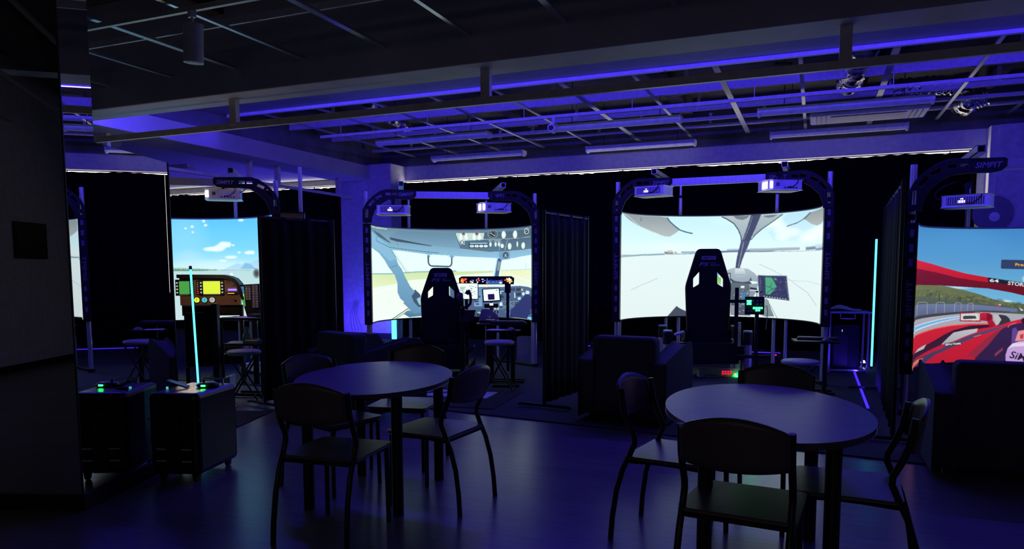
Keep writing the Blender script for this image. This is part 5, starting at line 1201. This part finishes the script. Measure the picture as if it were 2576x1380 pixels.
for x0, x1, z0, z1 in ((-0.08, -0.01, -0.045, 0.13), (0.0, 0.075, -0.14, 0.145), (0.09, 0.15, -0.08, 0.13)):
    md = MB().bb((x0, 0.0, z0), (x1, 0.018, z1)).build('module', 'grey', o)
    for k in range(int((z1-z0)/0.03)): MB().bb((x0+0.01, -0.004, z0+0.01+k*0.03), (x0+0.025, -0.0005, z0+0.025+k*0.03)).build('key', 'white', md); MB().bb((x1-0.025, -0.004, z0+0.01+k*0.03), (x1-0.01, -0.0005, z0+0.025+k*0.03)).build('key', 'white', md)
MB().bb((-0.02, 0.03, -P.z+0.012), (0.04, 0.08, -0.30)).build('stand', 'black', o)
P = at(630, 8.2, 797)
o = side_table('black two-level table with papers in the left bay', (P.x, P.y), rzA-0.25, 0.56, 0.34, P.z-0.012)
P2 = at(634, 8.2, 862)
MB().bb((-0.25, -0.17, P2.z-0.03), (0.28, 0.17, P2.z-0.012)).build('lower_shelf', 'black', o)
for sx in (-1, 1): MB().bb((sx*0.26-0.012, -0.17, 0), (sx*0.26+0.012, -0.146, P.z-0.03)).build('leg', 'black', o)
tag(MB().prism([(-0.26, -0.15), (0.10, -0.16), (0.14, 0.1), (-0.10, 0.12)], 0, 0.003, 'z').build('paper_sheet', 'paper'), 'white papers on the upper level of the left bay table', 'papers').location = (P.x, P.y-0.02, P.z+0.0005)
keyboard('black keyboard on the upper level of the left bay table', (P.x+0.13, P.y+0.05, P.z+0.004), rzA-0.3, 0.30)
P3 = at(622, 8.15, 846)
o = thing('spray_bottle', 'pale green plastic bottle on the lower shelf of the left bay table', 'bottle', (P3.x, P3.y, P2.z), 0)
MB().lathe([(0, 0), (0.045, 0), (0.052, 0.02), (0.052, 0.07), (0.042, 0.105), (0.02, 0.12), (0.017, 0.13)], (0, 0, 0), 24).build('body', 'bottle', o)
MB().lathe([(0.022, 0.13), (0.018, 0.185), (0, 0.187)], (0, 0, 0), 20).build('cap', 'bottle', o)
tag(MB().bb((P2.x-0.2, P2.y-0.16, P2.z), (P2.x-0.02, P2.y+0.05, P2.z+0.004)).build('paper_sheet', 'paper'), 'pale papers on the lower shelf of the left bay table', 'papers')
tag(MB().bb((P2.x+0.03, P2.y-0.15, P2.z), (P2.x+0.22, P2.y+0.05, P2.z+0.05)).build('folded_cloth', 'slot', bevel=0.015), 'bluish folded cloth on the lower shelf beside the bottle', 'cloth')
P = at(613, 7.75, 880); stool('round folding stool with crossed legs in the left bay', (P.x, P.y), P.z-0.012, 0.175, 0.5)
P = onz(655, 935, 0.012)
o = thing('storage_box', 'white plastic box on the floor of the left bay behind the stand curtain', 'box', (P.x, P.y, 0.012), 0.3)
MB().bb((-0.16, -0.1, 0), (0.16, 0.1, 0.11)).build('box_body', 'white', o, bevel=0.01); MB().bb((-0.17, -0.11, 0.11), (0.17, 0.11, 0.135)).build('lid', 'white', o, bevel=0.01)
P = at(553, 8.7, 900)
o = thing('pedal_unit', 'grey pedal unit with white sides low in the left bay', 'pedals', (P.x, P.y, 0.012), rzA)
MB().prism([(-0.13, 0), (0.14, 0), (0.14, 0.16), (-0.13, 0.06)], -0.12, 0.12, 'y').build('side_cover', 'white', o); MB().tube([(-0.08, -0.13, 0.12), (0.0, -0.13, 0.28), (0.06, -0.13, 0.24), (-0.04, -0.13, 0.40)], 0.012, 8).build('linkage', 'white', o)
# small shelf rack at the right post of the left bay rig
P = at(735, 9.0, 547)
o = thing('small_shelf', 'small violet shelf box on posts above the left stand curtain', 'shelf', (P.x, P.y, P.z), rzA)
MB().bb((-0.14, 0.0, -0.06), (0.13, 0.02, 0.05)).build('back_panel', 'slot', o); MB().bb((-0.15, -0.06, 0.05), (0.15, 0.06, 0.065)).build('top_board', 'black', o)
MB().tube([(0.10, 0.04, -P.z+0.012), (0.10, 0.04, 0.62)], 0.025, 12).build('post', 'chrome', o); MB().tube([(0.145, 0.03, -0.07), (0.145, 0.03, 0.05)], 0.008, 8).build('side_rod', 'chrome', o)

# ================================================================== BLACK CASE BY THE COLUMN
ca = Vector((-4.10, 3.50)); cb = Vector((-3.86, 3.98))
o = thing('wheeled_case', 'black hard case standing by the mirror column with small devices on top', 'case', (-3.965, 3.79, 0), math.radians(104))
MB().bb((-0.25, -0.18, 0.05), (0.25, 0.18, 0.60)).build('shell', 'case', o, bevel=0.035)
MB().bb((-0.253, -0.183, 0.42), (0.253, 0.183, 0.427)).build('lid_seam', 'tube', o)
for z in (0.14, 0.22):
    for y in (-0.09, 0.09): MB().bb((-0.257, y-0.035, z), (-0.2505, y+0.035, z+0.008)).build('latch', 'rail', o)
MB().bb((-0.262, -0.045, 0.06), (-0.2505, 0.045, 0.47)).build('front_rib', 'plastic', o, bevel=0.003)
for sx in (-1, 1):
    for sy in (-1, 1): MB().tube([(sx*0.20, sy*0.12-0.012, 0.026), (sx*0.20, sy*0.12+0.012, 0.026)], 0.026, 14).build('wheel', 'black', o); MB().bb((sx*0.20-0.015, sy*0.12-0.02, 0.03), (sx*0.20+0.015, sy*0.12+0.02, 0.055)).build('wheel_bracket', 'black', o)
MB().tube([(0.20, -0.1, 0.60), (0.22, -0.1, 0.63), (0.22, 0.05, 0.63), (0.20, 0.05, 0.60)], 0.008, 8).build('handle', 'chrome', o)
R64 = Matrix.Rotation(math.radians(104), 4, 'Z')
def on_case(x, y): v = R64 @ Vector((x, y, 0)); return (-3.965+v.x, 3.79+v.y, 0.601)
o = thing('phone', 'dark phone lying tilted on the black case with a glowing edge', 'phone', on_case(-0.04, 0.09), math.radians(30))
MB().box((0, 0, 0.03), (0.14, 0.075, 0.010), 0, None, (0.35, 'Y')).build('body', 'plastic', o); MB().box((-0.06, -0.035, 0.008), (0.012, 0.012, 0.016)).build('edge_glow', 'lcdcyan', o)
o = thing('game_controller', 'dark controller with a green light on the black case', 'controller', on_case(0.05, -0.08), math.radians(20))
MB().lathe([(0, 0), (0.07, 0.002), (0.08, 0.015), (0.05, 0.03), (0, 0.032)], (0, 0, 0), 24).build('body', 'plastic', o); MB().bb((-0.012, -0.086, 0.012), (0.016, -0.078, 0.022)).build('lamp', 'green', o); MB().tube([(-0.03, 0, 0.03), (-0.03, 0, 0.05)], 0.008, 8).build('stick', 'black', o)

# ================================================================== CABLES
def cables(label, c, n, rx, ry, z0=0.02, r=0.006, m='grey', seed=3):
    q = MB(); rr = random.Random(seed)
    for _ in range(n):
        a = rr.uniform(0, 6.28); P = [(c[0]+rr.uniform(-rx, rx), c[1]+rr.uniform(-ry, ry), z0+rr.uniform(0, 0.03))]
        for k in range(14): a += rr.uniform(-0.9, 0.9); P.append((P[-1][0]+0.09*math.cos(a), P[-1][1]+0.07*math.sin(a), z0+abs(rr.gauss(0, 0.02))))
        q.tube(P, r, 6)
    o = q.build('cable_tangle', m); tag(o, label, 'cables', None, 'stuff'); return o
p = onz(1000, 868); cables('tangle of cables on the floor below the cyan tube at the pilaster', (p.x, p.y), 16, 0.5, 0.35, seed=5)
p = onz(900, 858); cables('tangle of cables on the floor at the foot of the blue pilaster', (-8.95, 12.1), 12, 0.15, 0.12, seed=8)
p = onz(1840, 948); cables('dark cables hanging and lying under the tall simulator seat', (p.x, p.y), 5, 0.25, 0.1, r=0.005, m='plastic', seed=11)
p = ony(880, 800, 12.7)
q = MB()
for k in range(4): q.tube([(p.x+0.03*k, 12.88, 0.75), (p.x-0.05+0.05*k, 12.8, 0.5), (p.x+0.08*k, 12.75, 0.25), (p.x+0.25+0.06*k, 12.5, 0.04)], 0.006, 6)
tag(q.build('hanging_cables', 'slot'), 'loose cables hanging down the left edge of the blue pilaster', 'cables', None, 'stuff')
